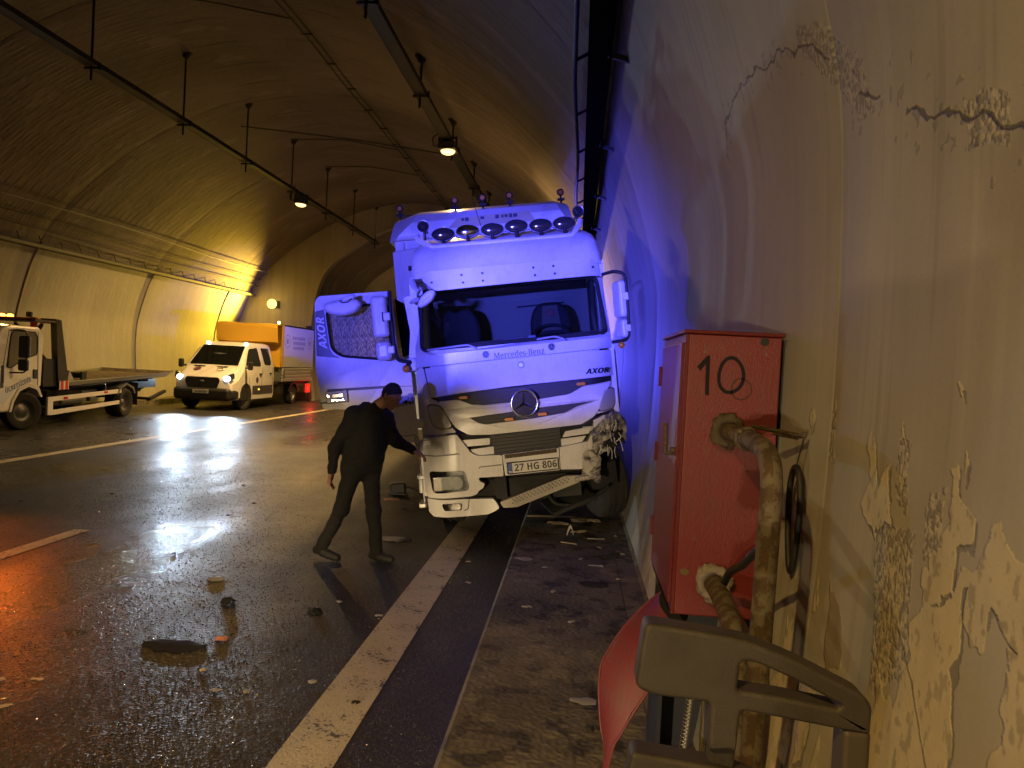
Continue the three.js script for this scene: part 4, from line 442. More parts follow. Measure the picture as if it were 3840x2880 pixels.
// ------------------------------------------------------------------ vehicles parked in the lay-by (local z forward, s = -z runs to the rear)
const side = (o, x0, x1, bevel = 0, holes = []) => ext(o, x1 - x0, { z: x0, bevel, holes }).rotateY(Math.PI / 2);   // outline in (s, y), thickness along x
function bodyRing(w, wt, yb, yw, yt, s, r = 0.10) {                       // half section mirrored: sill, waist, shoulder, roof
  const h = [[w - 0.06, yb], [w, yb + 0.08], [w, yw], [lerp(w, wt, 0.93), lerp(yw, yt, 0.86)], [wt - r * 0.3, lerp(yw, yt, 0.965)], [wt - r, yt], [wt * 0.5, yt + 0.012], [0, yt + 0.016]];
  return [...h.map(([x, y]) => [x, y, -s]), ...h.slice(0, -1).reverse().map(([x, y]) => [-x, y, -s])];
}
function vanCab(T, W, k = 1) {
  const st = [[0.02, 0.74, 0.62, 0.42, 0.72, 0.98], [0.08, 0.88, 0.76, 0.36, 0.78, 1.06], [0.2, 0.96, 0.83, 0.34, 0.86, 1.12], [0.5, 1.0, 0.88, 0.34, 1.0, 1.26], [0.74, 1.0, 0.90, 0.34, 1.2, 1.40], [0.9, 1.0, 0.90, 0.34, 1.36, 1.53], [1.2, 1.0, 0.86, 0.34, 1.40, 1.82], [1.5, 1.0, 0.82, 0.34, 1.42, 2.06], [1.75, 1.0, 0.79, 0.34, 1.42, 2.18], [2.2, 1.0, 0.78, 0.34, 1.42, 2.24], [3.2, 1.0, 0.78, 0.34, 1.42, 2.24], [3.48, 0.98, 0.77, 0.34, 1.42, 2.20], [3.52, 0.94, 0.72, 0.4, 1.42, 2.12]].map((a) => [a[0], a[1], a[2], a[3] * k, a[4] * k, a[5] * k]);
  return part('cab', loft(st.map((a) => bodyRing(...[a[1], a[2], a[3], a[4], a[5], a[0]])), { crease: 0.45 }), W, T);
}
const headGlow = glow(LAMP.head, 7);
{
  const T = thing('covered_pickup', 'white double cab pickup with amber tarpaulin cover and headlights on', 'pickup', [-11.9, 0, -23.6]); T.rotation.y = 0.9 * D2R; const W = phys(1, 0.35, { map: repc(TX.dirtPaint, 0.8, 0.8), clearcoat: 0.6, clearcoatRoughness: 0.1 });
  vanCab(T, W); const sx = (y) => lerp(1.0, 0.80, clamp((y - 1.42) / 0.72)) + 0.006, q4 = (a, b, c, d) => loft([[a, b], [d, c]], { close: false, caps: false });
  const glassM = phys([0.03, 0.035, 0.04], 0.05, { clearcoat: 1, clearcoatRoughness: 0.02 });
  part('windscreen', q4([-0.80, 1.47, -0.80], [0.80, 1.47, -0.80], [0.70, 2.08, -1.50], [-0.70, 2.08, -1.50]), phys([0.35, 0.38, 0.38], 0.03, { transmission: 1, thickness: 0 }), T).position.set(0, 0.02, 0.03);
  part('screen_dark', [q4([-0.82, 1.45, -0.79], [0.82, 1.45, -0.79], [0.72, 2.10, -1.52], [-0.72, 2.10, -1.52])], glassM, T).position.set(0, 0.008, 0.012);
  const winR = (o, n) => part(n, plate(round(o, 0.05).map(([s, y]) => [s, y]), 0.008, (s, y) => sx(y), 0.3).rotateY(Math.PI / 2), glassM, T);
  winR([[1.02, 1.47], [1.30, 1.80], [1.52, 2.02], [2.22, 2.08], [2.28, 1.52], [2.22, 1.44]], 'door_window'); winR([[2.55, 2.08], [3.22, 2.08], [3.24, 1.6], [3.12, 1.48], [2.62, 1.5]], 'rear_window');
  const wl = (o, n) => part(n, plate(round(o, 0.05), 0.008, (s, y) => -sx(y), 0.3).rotateY(Math.PI / 2), glassM, T); wl([[1.02, 1.47], [1.30, 1.80], [1.52, 2.02], [2.22, 2.08], [2.28, 1.52], [2.22, 1.44]], 'door_window'); wl([[2.55, 2.08], [3.22, 2.08], [3.24, 1.6], [3.12, 1.48], [2.62, 1.5]], 'rear_window');
  part('grille', [ext(round([[-0.52, 1.06], [0.52, 1.06], [0.58, 0.96], [0.48, 0.70], [-0.48, 0.70], [-0.58, 0.96]], 0.06), 0.06, { bevel: 0.015, z: -0.06 })], M.blackPlastic, T); part('grille_badge', sp(0.07, 0.0, 0.93, 0.0, 1, 0.45, 0.3), std(0.35, 0.3, 0.6), T);
  part('bumper', [rb(1.86, 0.40, 0.40, 0.12, 0, 0.52, -0.12), rb(2.0, 0.36, 0.5, 0.12, 0, 0.52, -0.36)], M.blackPlastic, T);
  { const p = part('number_plate', rb(0.52, 0.115, 0.012, 0.005, 0, 0.60, 0.085), std(0.6, 0.45), T); part('lettering', at(text('34 EHH 374', 0.065, 0.004, 'sans_bold', { sx: 0.86 }), 0.02, 0.60, 0.0915), M.letter, p); }
  for (const x of [-1, 1]) { const h = part('headlight', [ext(round([[x * 0.62, 0.92], [x * 0.58, 1.0], [x * 0.84, 1.17], [x * 0.95, 1.22], [x * 0.97, 1.04], [x * 0.84, 0.90]], 0.03), 0.14, { bevel: 0.02, z: -0.24 })], M.chrome, T); part('headlight_bulb', sp(0.10, x * 0.77, 1.03, -0.07, 1.1, 0.9, 0.5), headGlow, h); spot(LAMP.head, 70, 0.5, 1.0, 0.08, [x * 0.77, 1.03, 0.02], [x * 0.9 + 8, 1.3, 20], T).name = 'headlight_light'; part('wing_mirror', [rb(0.16, 0.28, 0.14, 0.05, x * 1.18, 1.46, -0.92), bar([x * 0.98, 1.38, -0.95], [x * 1.14, 1.40, -0.93], 0.03)], M.blackPlastic, T); part('roof_flasher', sp(0.045, x * 0.66, 2.2, -1.72, 1.4, 0.8, 1), glow([0.9, 0.95, 1], 12), T); }
  part('bonnet_vent', [bx(0.36, 0.012, 0.05, -0.42, 1.40, -0.68, 0.45, 0, -0.02), bx(0.36, 0.012, 0.05, 0.34, 1.40, -0.68, 0.45, 0, 0.02)], M.letter, T);
  part('bonnet_emblem', at(cy(0.12, 0.12, 0.006, 0, 0, 0, 'y', 28), -0.42, 1.315, -0.52, 0.42, 0, 0.06), std([0.14, 0.05, 0.06], 0.5), T); part('bonnet_emblem', at(new THREE.TorusGeometry(0.10, 0.012, 6, 28).rotateX(Math.PI / 2), 0.34, 1.315, -0.52, 0.42, 0, -0.06), std([0.5, 0.46, 0.36], 0.5), T);
  part('door_emblem', cy(0.10, 0.10, 0.012, 1.004, 0.98, -1.95, 'x', 24), std([0.10, 0.06, 0.10], 0.5), T);
  part('door_seams', [beam([1.002, 0.5, -2.34], [1.002, 1.42, -2.38], 0.006, 0.012), beam([1.002, 0.5, -1.42], [1.002, 1.1, -1.3], 0.006, 0.012), beam([1.002, 0.5, -3.34], [1.002, 1.42, -3.3], 0.006, 0.012)], std(0.12), T); part('door_handle', [rb(0.03, 0.05, 0.16, 0.01, 1.02, 1.18, -2.2), rb(0.03, 0.05, 0.16, 0.01, 1.02, 1.20, -3.1)], M.blackPlastic, T);
  part('side_cladding', [rb(0.03, 0.30, 1.75, 0.01, 1.005, 0.64, -2.45)], std([0.05, 0.05, 0.06], 0.5), T); part('side_marker', sp(0.03, 1.03, 0.66, -2.05), glow([1, 0.5, 0.05], 3), T); part('sill', rb(0.06, 0.14, 1.9, 0.02, 0.98, 0.40, -2.4), W, T);
  part('wheel_arch', [side(round([[0.62, 0.34], [0.60, 0.55], [0.75, 0.80], [1.05, 0.90], [1.35, 0.80], [1.50, 0.55], [1.48, 0.34]], 0.1), 0.80, 1.012)], M.blackPlastic, T);
  for (const x of [-0.86, 0.86]) { wheel(T, 0.355, 0.24, x, 0.355, -1.05, TM, 6, -0.25); wheel(T, 0.355, 0.28, x, 0.355, -5.5, { tyre: M.tyre, rim: M.galv }, 6); }
  part('chassis', [bx(1.3, 0.2, 5.8, 0, 0.55, -4.4), bx(1.9, 0.10, 3.5, 0, 0.83, -5.65), bx(0.4, 0.3, 0.6, 0.75, 0.6, -4.3)], M.darkSteel, T);
  const amber = std([0.62, 0.36, 0.03], 0.55), tarpS = phys(1, 0.5, { map: rep((() => { const cv = document.createElement('canvas'); cv.width = 512; cv.height = 256; const c = cv.getContext('2d'); c.fillStyle = '#d2d2d6'; c.fillRect(0, 0, 512, 256); c.strokeStyle = c.fillStyle = '#8f93b4'; c.lineWidth = 5; for (const x of [70, 440]) { c.beginPath(); c.arc(x, 95, 40, 0, 7); c.stroke(); c.beginPath(); c.arc(x, 95, 18, 0, 7); c.fill(); } const r = rng(4); for (let k = 0; k < 3; k++) { let x = 150 + k * 8; while (x < 350) { const w = 8 + 10 * r(); c.fillRect(x, 60 + k * 32, w, 20); x += w + 6; } } const t = new THREE.CanvasTexture(cv); t.colorSpace = THREE.SRGBColorSpace; t.wrapS = t.wrapT = THREE.RepeatWrapping; return t; })(), 1, 1) });
  part('cover_front', [loft([[[-1.08, 1.43, -3.8], [1.08, 1.43, -3.8]], [[-1.08, 2.2, -3.78], [1.08, 2.2, -3.78]], [[-1.08, 2.32, -3.2], [1.08, 2.32, -3.5]], [[-1.07, 2.90, -3.1], [1.08, 2.84, -3.4]], [[-1.0, 3.0, -3.25], [1.04, 2.95, -3.5]], [[-1.0, 3.03, -4.2], [1.04, 3.0, -4.2]], [[-1.04, 3.0, -7.4], [1.04, 3.0, -7.4]]].map((r) => { const o = []; for (let i = 0; i <= 8; i++) o.push([0, 1, 2].map((k) => lerp(r[0][k], r[1][k], i / 8) + (k === 1 ? -0.02 * Math.sin(i / 8 * Math.PI * 2) : 0))); return o; }), { close: false, caps: false, crease: 0.5 })], amber, T);
  { const g = new THREE.PlaneGeometry(3.42, 1.52, 48, 20), p = g.attributes.position; for (let i = 0; i < p.count; i++) { const x = p.getX(i), y = p.getY(i); p.setZ(i, 0.012 * Math.sin(x * 40) * sstep(0, -0.75, y) + 0.02 * (fbm(x * 2 + 8, y * 2, 3) - 0.5)); } g.computeVertexNormals(); part('cover_side', at(g, 1.09, 2.20, -5.68, 0, Math.PI / 2, 0), tarpS, T); part('cover_side', at(g.clone(), -1.09, 2.20, -5.68, 0, Math.PI / 2, 0), tarpS, T); }
  part('cover_rail', [rb(0.06, 0.06, 3.5, 0.02, 1.07, 2.97, -5.65), bx(0.12, 0.10, 0.35, 1.0, 3.06, -7.0)], M.darkSteel, T); part('cover_edge', [beam([1.09, 2.98, -3.95], [1.09, 1.44, -3.95], 0.03, 0.16)], amber, T); part('cover_rear', bx(2.16, 1.55, 0.03, 0, 2.21, -7.4), amber, T);
  { const d = []; for (const y of [0.95, 1.08, 1.21, 1.34]) d.push(rb(0.05, 0.115, 3.38, 0.02, 1.08, y, -5.7)); part('dropside', d, std([0.5, 0.5, 0.5], 0.45, 0.5), T); part('dropside_latch', [rb(0.06, 0.3, 0.12, 0.02, 1.11, 1.2, -4.12), rb(0.06, 0.3, 0.12, 0.02, 1.11, 1.2, -7.25)], M.galv, T); part('bed', [bx(2.1, 0.5, 0.05, 0, 1.15, -7.38), bx(2.1, 0.5, 0.05, 0, 1.15, -4.0), bx(0.05, 0.5, 3.4, -1.06, 1.15, -5.7)], M.galv, T); }
  part('rear_lamp', [rb(0.10, 0.36, 0.40, 0.03, 1.02, 0.58, -7.1)], glow([1, 0.02, 0.01], 1.1), T); part('mudguard', [side(round([[5.0, 0.5], [5.15, 0.78], [5.5, 0.88], [5.85, 0.78], [6.0, 0.5], [5.94, 0.5], [5.8, 0.72], [5.5, 0.81], [5.2, 0.72], [5.06, 0.5]], 0.02), 0.75, 1.02)], M.blackPlastic, T); point([1, 0.03, 0.02], 0.9, 0.08, [1.18, 0.58, -7.1], T).name = 'rear_lamp_light';
  part('beacon', sp(0.05, 0.85, 3.07, -4.1, 1, 1, 1), glow([1, 0.75, 0.3], 9), T);
}
{
  const T = thing('tow_truck', 'white flatbed tow truck with black headboard and amber beacons at the left edge', 'tow truck', [-11.65, 0, -15.4]); T.rotation.y = 5.4 * D2R; const W = phys(1, 0.35, { map: repc(TX.dirtPaint, 0.7, 0.7), clearcoat: 0.6, clearcoatRoughness: 0.1 }), glassM = phys([0.02, 0.022, 0.03], 0.05, { clearcoat: 1, clearcoatRoughness: 0.02 });
  const cabO = round([[0.62, 0.92, 0.04], [0.66, 2.02, 0.12], [0.5, 2.22, 0.1], [-0.55, 2.22, 0.15], [-0.80, 2.10, 0.1], [-1.05, 1.45, 0.1], [-1.12, 0.95, 0.1], [-1.12, 0.42, 0.06], [-0.42, 0.42, 0.02], [-0.36, 0.64, 0.08], [-0.18, 0.84, 0.1], [0.13, 0.94, 0.12], [0.42, 0.88, 0.08]], 0.05);
  part('cab', side(cabO, -2.02, -0.03, 0.05), W, T);
  const wR = part('door_window', side(round([[-0.60, 1.36], [-0.50, 2.04], [-0.42, 2.10], [0.30, 2.10], [0.38, 2.0], [0.38, 1.62], [0.10, 1.56], [-0.50, 1.33]], 0.04), -0.04, -0.015), glassM, T); part('window_seal', tube(round([[-0.60, 1.36], [-0.50, 2.04], [-0.42, 2.10], [0.30, 2.10], [0.38, 2.0], [0.38, 1.62], [0.10, 1.56], [-0.50, 1.33]], 0.04).map(([s, y]) => [-0.015, y, -s]), 0.012, 100, 5, true), M.rubber, wR);
  part('windscreen', loft([[[-1.9, 1.38, 1.075], [-0.14, 1.38, 1.075]], [[-1.82, 2.06, 0.82], [-0.22, 2.06, 0.82]]], { close: false, caps: false }), glassM, T).position.set(0, 0.01, 0.025);
  part('door_seams', [beam([-0.026, 1.3, 0.72], [-0.026, 0.5, 0.86], 0.006, 0.014), beam([-0.026, 2.1, -0.42], [-0.026, 0.95, -0.47], 0.006, 0.014), beam([-0.026, 1.3, 0.72], [-0.026, 2.12, 0.56], 0.006, 0.014)], std(0.1), T); part('handle', [rb(0.03, 0.20, 0.16, 0.03, -0.02, 1.20, -0.36)], M.blackPlastic, T);
  part('lettering', at(text('ÜCRETSİZDİR', 0.105, 0.004, 'sans_bold', { sx: 0.95 }).rotateZ(0.27), -0.027, 0.99, 0.20, 0, Math.PI / 2, 0), std([0.16, 0.17, 0.22], 0.5), T); part('side_band', side([[-0.98, 0.64], [-0.62, 0.60], [-0.35, 0.85], [0.0, 1.0], [0.30, 1.02], [0.30, 1.17], [-0.1, 1.06], [-1.0, 0.78]], -0.029, -0.0265), std([0.55, 0.60, 0.75], 0.5), T);
  part('mirror_arm', [tube([[-0.05, 2.1, 0.52], [0.12, 2.12, 0.46], [0.24, 2.05, 0.40], [0.24, 1.3, 0.40], [0.1, 1.24, 0.46], [-0.04, 1.24, 0.5]], 0.016, 40, 6)], M.blackPlastic, T); part('mirror', [rb(0.22, 0.46, 0.10, 0.04, 0.20, 1.78, 0.40)], M.blackPlastic, T); part('mirror', [rb(0.20, 0.24, 0.10, 0.04, 0.19, 1.40, 0.40)], M.blackPlastic, T); part('corner_pillar', rb(0.06, 0.5, 0.14, 0.02, -0.06, 1.15, 0.72), M.blackPlastic, T);
  part('wheel_arch', [side(round([[-0.50, 0.42], [-0.42, 0.66], [-0.22, 0.90], [0.13, 1.0], [0.48, 0.92], [0.62, 0.7], [0.56, 0.68], [0.42, 0.85], [0.13, 0.93], [-0.18, 0.84], [-0.36, 0.62], [-0.43, 0.42]], 0.02), -0.25, 0.0)], std(0.55, 0.35), T); part('indicator', [rb(0.03, 0.06, 0.10, 0.01, -0.02, 0.60, 0.95)], M.amber, T);
  const dark = std(1, 0.7, 0.2, { map: repc(TX.grime, 1, 1) });
  part('toolbox', bx(1.95, 0.62, 0.5, -1.03, 1.22, -0.95), dark, T);
  for (const x of [-0.14, -2.1]) part('headboard_post', [side(round([[1.03, 2.42], [1.24, 2.43], [1.62, 1.0], [1.2, 1.0]], 0.02), x, x + 0.14, 0.01)], phys(0.03, 0.3, { clearcoat: 0.4 }), T);
  part('headboard_beam', [bx(2.1, 0.10, 0.14, -1.05, 2.38, -1.08), bx(2.1, 0.05, 0.9, -1.05, 2.36, -0.7), beam([-0.3, 2.3, -1.0], [-0.9, 1.5, -1.2], 0.06, 0.06), beam([-0.9, 2.3, -1.0], [-0.3, 1.5, -1.2], 0.06, 0.06)], std([0.06, 0.04, 0.03], 0.6), T); part('strap', [bx(0.10, 0.24, 0.10, -0.42, 2.32, -0.9), bx(0.08, 0.05, 0.2, -0.2, 2.34, -1.0)], std([0.62, 0.05, 0.02], 0.6), T); part('work_lamp', [rb(0.12, 0.12, 0.1, 0.03, -0.5, 2.50, -0.85)], M.darkSteel, T);
  for (const x of [-0.84, -1.02, -1.5, -1.75]) part('beacon', sp(0.055, x, 2.44, -0.72, 1.3, 0.8, 1), glow([1, 0.34, 0.03], 16), T); part('beacon_base', rb(1.7, 0.05, 0.14, 0.02, -1.05, 2.40, -0.72), std([0.4, 0.09, 0.01], 0.4), T); spot([1, 0.17, 0.015], 45, 0.62, 0.8, 0.06, [-0.92, 2.50, -0.60], [2.0, 0, 4.2], T).name = 'beacon_light';
  // bed
  part('bed_rail', [side([[1.62, 1.02], [7.03, 1.15], [7.27, 1.25], [7.28, 1.2], [6.7, 1.05], [1.65, 0.91]], -0.05, 0.0, 0.01), side([[1.62, 1.02], [7.03, 1.15], [7.27, 1.25], [7.28, 1.2], [6.7, 1.05], [1.65, 0.91]], -2.2, -2.15, 0.01)], M.galv, T);
  part('deck', [side([[1.62, 0.96], [1.62, 1.0], [7.0, 1.13], [7.25, 1.22], [6.9, 1.06]], -2.15, -0.05)], std(1, 0.7, 0.1, { map: repc(TX.rust, 1, 1) }), T); part('bed_underside', [side([[1.65, 0.90], [6.7, 1.03], [5.6, 0.92], [1.65, 0.80]], -1.8, -0.25)], dark, T);
  part('winch_roller', [cy(0.07, 0.07, 1.2, -0.85, 1.13, -2.6, 'x', 16), bx(0.05, 0.20, 0.2, -0.2, 1.12, -2.6), bx(0.05, 0.2, 0.2, -1.5, 1.12, -2.6)], M.darkSteel, T); part('chock', [side([[1.75, 1.02], [2.05, 1.03], [1.85, 1.26]], -0.25, -0.12)], std(0.35, 0.5, 0.3), T); part('far_gear', [...Array(6)].map((_, i) => rb(0.12, 0.10, 0.22, 0.04, -2.1, 1.12, -2.6 - i * 0.3)), M.darkSteel, T); part('marker_board', [bx(0.012, 0.2, 0.38, 0.006, 0.93, -1.42)], std(0.65, 0.5), T); part('marker_stripe', [bx(0.006, 0.2, 0.1, 0.016, 0.93, -1.33), bx(0.006, 0.2, 0.1, 0.016, 0.93, -1.52)], std([0.6, 0.03, 0.02], 0.5), T);
  part('chassis', [bx(0.16, 0.22, 7.0, -0.7, 0.70, -3.0), bx(0.16, 0.22, 7.0, -1.5, 0.70, -3.0), bx(1.6, 0.35, 1.4, -1.05, 0.62, -1.9), bx(1.3, 0.25, 1.7, -1.0, 0.85, -6.0)], dark, T); part('air_tank', [cy(0.14, 0.14, 0.9, -0.35, 0.55, -2.2, 'z', 16), cy(0.05, 0.05, 0.7, -0.3, 0.72, -3.0, 'z'), bx(0.1, 0.14, 0.3, -0.25, 0.55, -3.1)], M.dullMetal, T);
  part('side_guard', [side([[0.98, 0.57], [4.15, 0.66], [4.15, 0.76], [0.98, 0.67]], -0.06, -0.02), side([[0.98, 0.26], [4.13, 0.37], [4.13, 0.46], [0.98, 0.37]], -0.06, -0.02), side([[0.86, 0.27], [1.06, 0.265], [1.06, 0.67], [0.86, 0.67]], -0.065, -0.018)], std([0.66, 0.64, 0.68], 0.45), T); part('reflector', [bx(0.01, 0.05, 0.16, -0.016, 0.63, -1.55), bx(0.01, 0.05, 0.16, -0.016, 0.705, -3.35)], M.redLens, T); part('hose', tube([[-0.1, 0.92, -1.7], [-0.05, 0.9, -2.4], [-0.05, 0.92, -3.3], [-0.05, 0.75, -3.4]], 0.015, 24, 6), M.galv, T);
  for (const x of [-0.16, -1.86]) { wheel(T, 0.40, 0.24, x, 0.40, -0.13, TM, 6, -0.42); wheel(T, 0.385, 0.42, x - 0.06 * Math.sign(x + 1), 0.385, -4.42, TM, 6); }
  part('mudguard', [side(round([[3.92, 0.62], [4.02, 0.80], [4.42, 0.92], [4.82, 0.80], [4.92, 0.62], [4.86, 0.62], [4.76, 0.75], [4.42, 0.86], [4.08, 0.75], [3.98, 0.62]], 0.02), -0.42, -0.01)], M.galv, T); part('mud_flap', bx(0.4, 0.62, 0.02, -0.22, 0.60, -5.05), M.rubber, T);
  part('wheel_lift', [side([[5.2, 0.98], [7.1, 1.05], [7.12, 0.72], [6.6, 0.62], [5.3, 0.75]], -1.5, -0.7), beam([-0.35, 0.36, -6.4], [-0.35, 0.58, -7.5], 0.10, 0.08), beam([-1.7, 0.40, -6.2], [-1.7, 0.6, -7.6], 0.1, 0.08), beam([-1.9, 0.42, -6.3], [-0.2, 0.40, -6.3], 0.10, 0.08), bx(0.2, 0.2, 1.6, -1.05, 0.55, -5.9), cy(0.04, 0.04, 0.5, -0.2, 0.96, -5.7, 'z', 8)], dark, T);
}
// the patrol car whose lights fall on the scene from behind the viewer
{
  const T = thing('patrol_car', 'white patrol car with blue light bar behind the viewer', 'police car', [-3.6, 0, 8.2]); T.rotation.y = Math.PI; T.rotation.y = Math.PI - 0.10;
  const k = 0.80, W = phys(0.7, 0.35, { clearcoat: 0.6 }), st = [[0.02, 0.72, 0.6, 0.34, 0.60, 0.82], [0.12, 0.88, 0.75, 0.28, 0.7, 0.92], [0.7, 0.93, 0.82, 0.28, 0.85, 1.02], [1.05, 0.93, 0.82, 0.28, 0.95, 1.10], [1.4, 0.93, 0.76, 0.28, 1.05, 1.42], [1.75, 0.93, 0.70, 0.28, 1.08, 1.66], [2.3, 0.93, 0.68, 0.28, 1.08, 1.70], [3.4, 0.93, 0.68, 0.28, 1.08, 1.66], [4.0, 0.92, 0.70, 0.30, 1.06, 1.45], [4.3, 0.86, 0.66, 0.36, 1.0, 1.12]];
  part('body', loft(st.map((a) => bodyRing(a[1], a[2], a[3], a[4], a[5], a[0])), { crease: 0.45 }), W, T); const g = part('windows', [loft([[[-0.72, 1.12, -1.12], [0.72, 1.12, -1.12]], [[-0.62, 1.6, -1.66], [0.62, 1.6, -1.66]]], { close: false, caps: false }).translate(0, 0.02, 0.03)], M.tint, T);
  for (const x of [-0.84, 0.84]) { wheel(T, 0.34, 0.22, x, 0.34, -0.85, TM, 5); wheel(T, 0.34, 0.22, x, 0.34, -3.45, TM, 5); const h = part('headlight', [rb(0.30, 0.14, 0.12, 0.04, x * 0.75, 0.76, -0.02)], M.chrome, T); part('headlight_bulb', sp(0.07, x * 0.75, 0.76, 0.05, 1, 0.8, 0.5), glow(LAMP.warmHead, 8), h); }
  part('light_bar_base', [rb(1.2, 0.04, 0.28, 0.02, 0, 1.76, -2.2), bx(0.1, 0.08, 0.1, 0.4, 1.72, -2.2), bx(0.1, 0.08, 0.1, -0.4, 1.72, -2.2)], M.darkSteel, T); const lb = part('light_bar', [rb(1.16, 0.11, 0.22, 0.04, 0, 1.84, -2.2)], glow(LAMP.blue, 6), T);
  T.updateMatrixWorld(true); const inv = T.matrixWorld.clone().invert();                 // three lamp modules of the bar, each with its own beam
  for (const [x, cd, ang, pen, aim] of [[-0.42, 2600, 0.078, 0.4, [0.75, 2.95, -14]], [-0.1, 1300, 0.092, 0.3, [-0.62, 3.3, -8]], [0.3, 1500, 0.082, 0.35, [-2.0, 2.82, -8.2]]]) { const l = spot(LAMP.blue, cd, ang, pen, 0.05, [x, 1.86, -2.05], V(...aim).applyMatrix4(inv).toArray(), T); l.name = 'light_bar_light'; }
  for (const x of [-0.63, 0.63]) { const l = spot(LAMP.warmHead, 330, 0.24, 0.2, 0.06, [x, 0.78, 0.12], V(-0.75 - x * 0.9, -1.95, -8).applyMatrix4(inv).toArray(), T); l.name = 'headlight_light'; const w = spot(LAMP.warmHead, 85, 0.17, 0.6, 0.06, [x, 0.78, 0.12], V(0.76, 2.45, -1.9).applyMatrix4(inv).toArray(), T); w.name = 'headlight_light'; }
}

// a second patrol car stands beyond the lorry, hidden by it: its light bar colours the pickup, the end wall and the right wall
{
  const src = scene.getObjectByName('patrol_car'), c = src.clone(); c.children.slice().forEach((o) => { if (o.isLight || (o.isObject3D && !o.isMesh && !o.isGroup)) c.remove(o); });
  c.name = numbered('patrol_car'); c.position.set(-0.95, 0, -26.6); c.rotation.y = Math.PI - 0.05; c.userData = { label: 'white patrol car with blue light bar hidden behind the trailer', category: 'police car', group: 'patrol cars' }; src.userData.group = 'patrol cars'; scene.add(c); c.updateMatrixWorld(true);
  const inv = c.matrixWorld.clone().invert();
  for (const [x, cd, ang, aim] of [[0.45, 1500, 0.34, [-11, 2.0, -29.0]], [-0.45, 800, 0.18, [0.78, 3.5, -12]]]) { const l = spot(LAMP.blue, cd, ang, 0.8, 0.05, [x * 1.4, 1.86, -2.2], V(...aim).applyMatrix4(inv).toArray(), c); l.name = 'light_bar_light'; }
}

// ------------------------------------------------------------------ people: one distance field per garment, meshed as one skin
function nets(f, lo, hi, h) {                                            // naive surface nets
  const n = [0, 1, 2].map((k) => Math.ceil((hi[k] - lo[k]) / h) + 1), [nx, ny, nz] = n, val = new Float32Array(nx * ny * nz), at3 = (i, j, k) => (k * ny + j) * nx + i;
  for (let k = 0; k < nz; k++) for (let j = 0; j < ny; j++) for (let i = 0; i < nx; i++) val[at3(i, j, k)] = f(lo[0] + i * h, lo[1] + j * h, lo[2] + k * h);
  const idx = new Int32Array(nx * ny * nz).fill(-1), pos = [], tri = [];
  for (let k = 0; k + 1 < nz; k++) for (let j = 0; j + 1 < ny; j++) for (let i = 0; i + 1 < nx; i++) { const c = []; let s = 0; for (let q = 0; q < 8; q++) { const v = val[at3(i + (q & 1), j + ((q >> 1) & 1), k + (q >> 2))]; c.push(v); if (v < 0) s++; } if (s === 0 || s === 8) continue;
    let x = 0, y = 0, z = 0, m = 0; for (const [a, b] of [[0, 1], [2, 3], [4, 5], [6, 7], [0, 2], [1, 3], [4, 6], [5, 7], [0, 4], [1, 5], [2, 6], [3, 7]]) if ((c[a] < 0) !== (c[b] < 0)) { const t = c[a] / (c[a] - c[b]); x += lerp(a & 1, b & 1, t); y += lerp((a >> 1) & 1, (b >> 1) & 1, t); z += lerp(a >> 2, b >> 2, t); m++; }
    idx[at3(i, j, k)] = pos.length / 3; pos.push(lo[0] + (i + x / m) * h, lo[1] + (j + y / m) * h, lo[2] + (k + z / m) * h); }
  const quad = (a, b, c, d, flip) => { if (a < 0 || b < 0 || c < 0 || d < 0) return; if (flip) tri.push(a, c, b, a, d, c); else tri.push(a, b, c, a, c, d); };
  for (let k = 1; k + 1 < nz; k++) for (let j = 1; j + 1 < ny; j++) for (let i = 1; i + 1 < nx; i++) { const v = val[at3(i, j, k)] < 0;
    if (v !== (val[at3(i + 1, j, k)] < 0)) quad(idx[at3(i, j - 1, k - 1)], idx[at3(i, j, k - 1)], idx[at3(i, j, k)], idx[at3(i, j - 1, k)], !v);
    if (v !== (val[at3(i, j + 1, k)] < 0)) quad(idx[at3(i - 1, j, k - 1)], idx[at3(i, j, k - 1)], idx[at3(i, j, k)], idx[at3(i - 1, j, k)], v);
    if (v !== (val[at3(i, j, k + 1)] < 0)) quad(idx[at3(i - 1, j - 1, k)], idx[at3(i, j - 1, k)], idx[at3(i, j, k)], idx[at3(i - 1, j, k)], !v); }
  const g = new THREE.BufferGeometry(), e = h * 0.5, nor = new Float32Array(pos.length); g.setAttribute('position', new THREE.Float32BufferAttribute(pos, 3)); g.setIndex(tri);
  for (let i = 0; i < pos.length; i += 3) { const [x, y, z] = [pos[i], pos[i + 1], pos[i + 2]], a = f(x + e, y, z) - f(x - e, y, z), b = f(x, y + e, z) - f(x, y - e, z), c = f(x, y, z + e) - f(x, y, z - e), l = Math.hypot(a, b, c) || 1; nor[i] = a / l; nor[i + 1] = b / l; nor[i + 2] = c / l; }
  g.setAttribute('normal', new THREE.BufferAttribute(nor, 3)); return uvBox(g);
}
const cap = (a, b, ra, rbb) => { const d = [b[0] - a[0], b[1] - a[1], b[2] - a[2]], L = d[0] * d[0] + d[1] * d[1] + d[2] * d[2] || 1e-9; return (x, y, z) => { const t = clamp(((x - a[0]) * d[0] + (y - a[1]) * d[1] + (z - a[2]) * d[2]) / L); return Math.hypot(x - a[0] - t * d[0], y - a[1] - t * d[1], z - a[2] - t * d[2]) - (ra + (rbb - ra) * t); }; };
const smin = (a, b, k) => { const h = Math.max(k - Math.abs(a - b), 0) / k; return Math.min(a, b) - h * h * k * 0.25; };
const blend = (list, k) => (x, y, z) => { let d = 9; for (const f of list) d = smin(d, f(x, y, z), k); return d; };
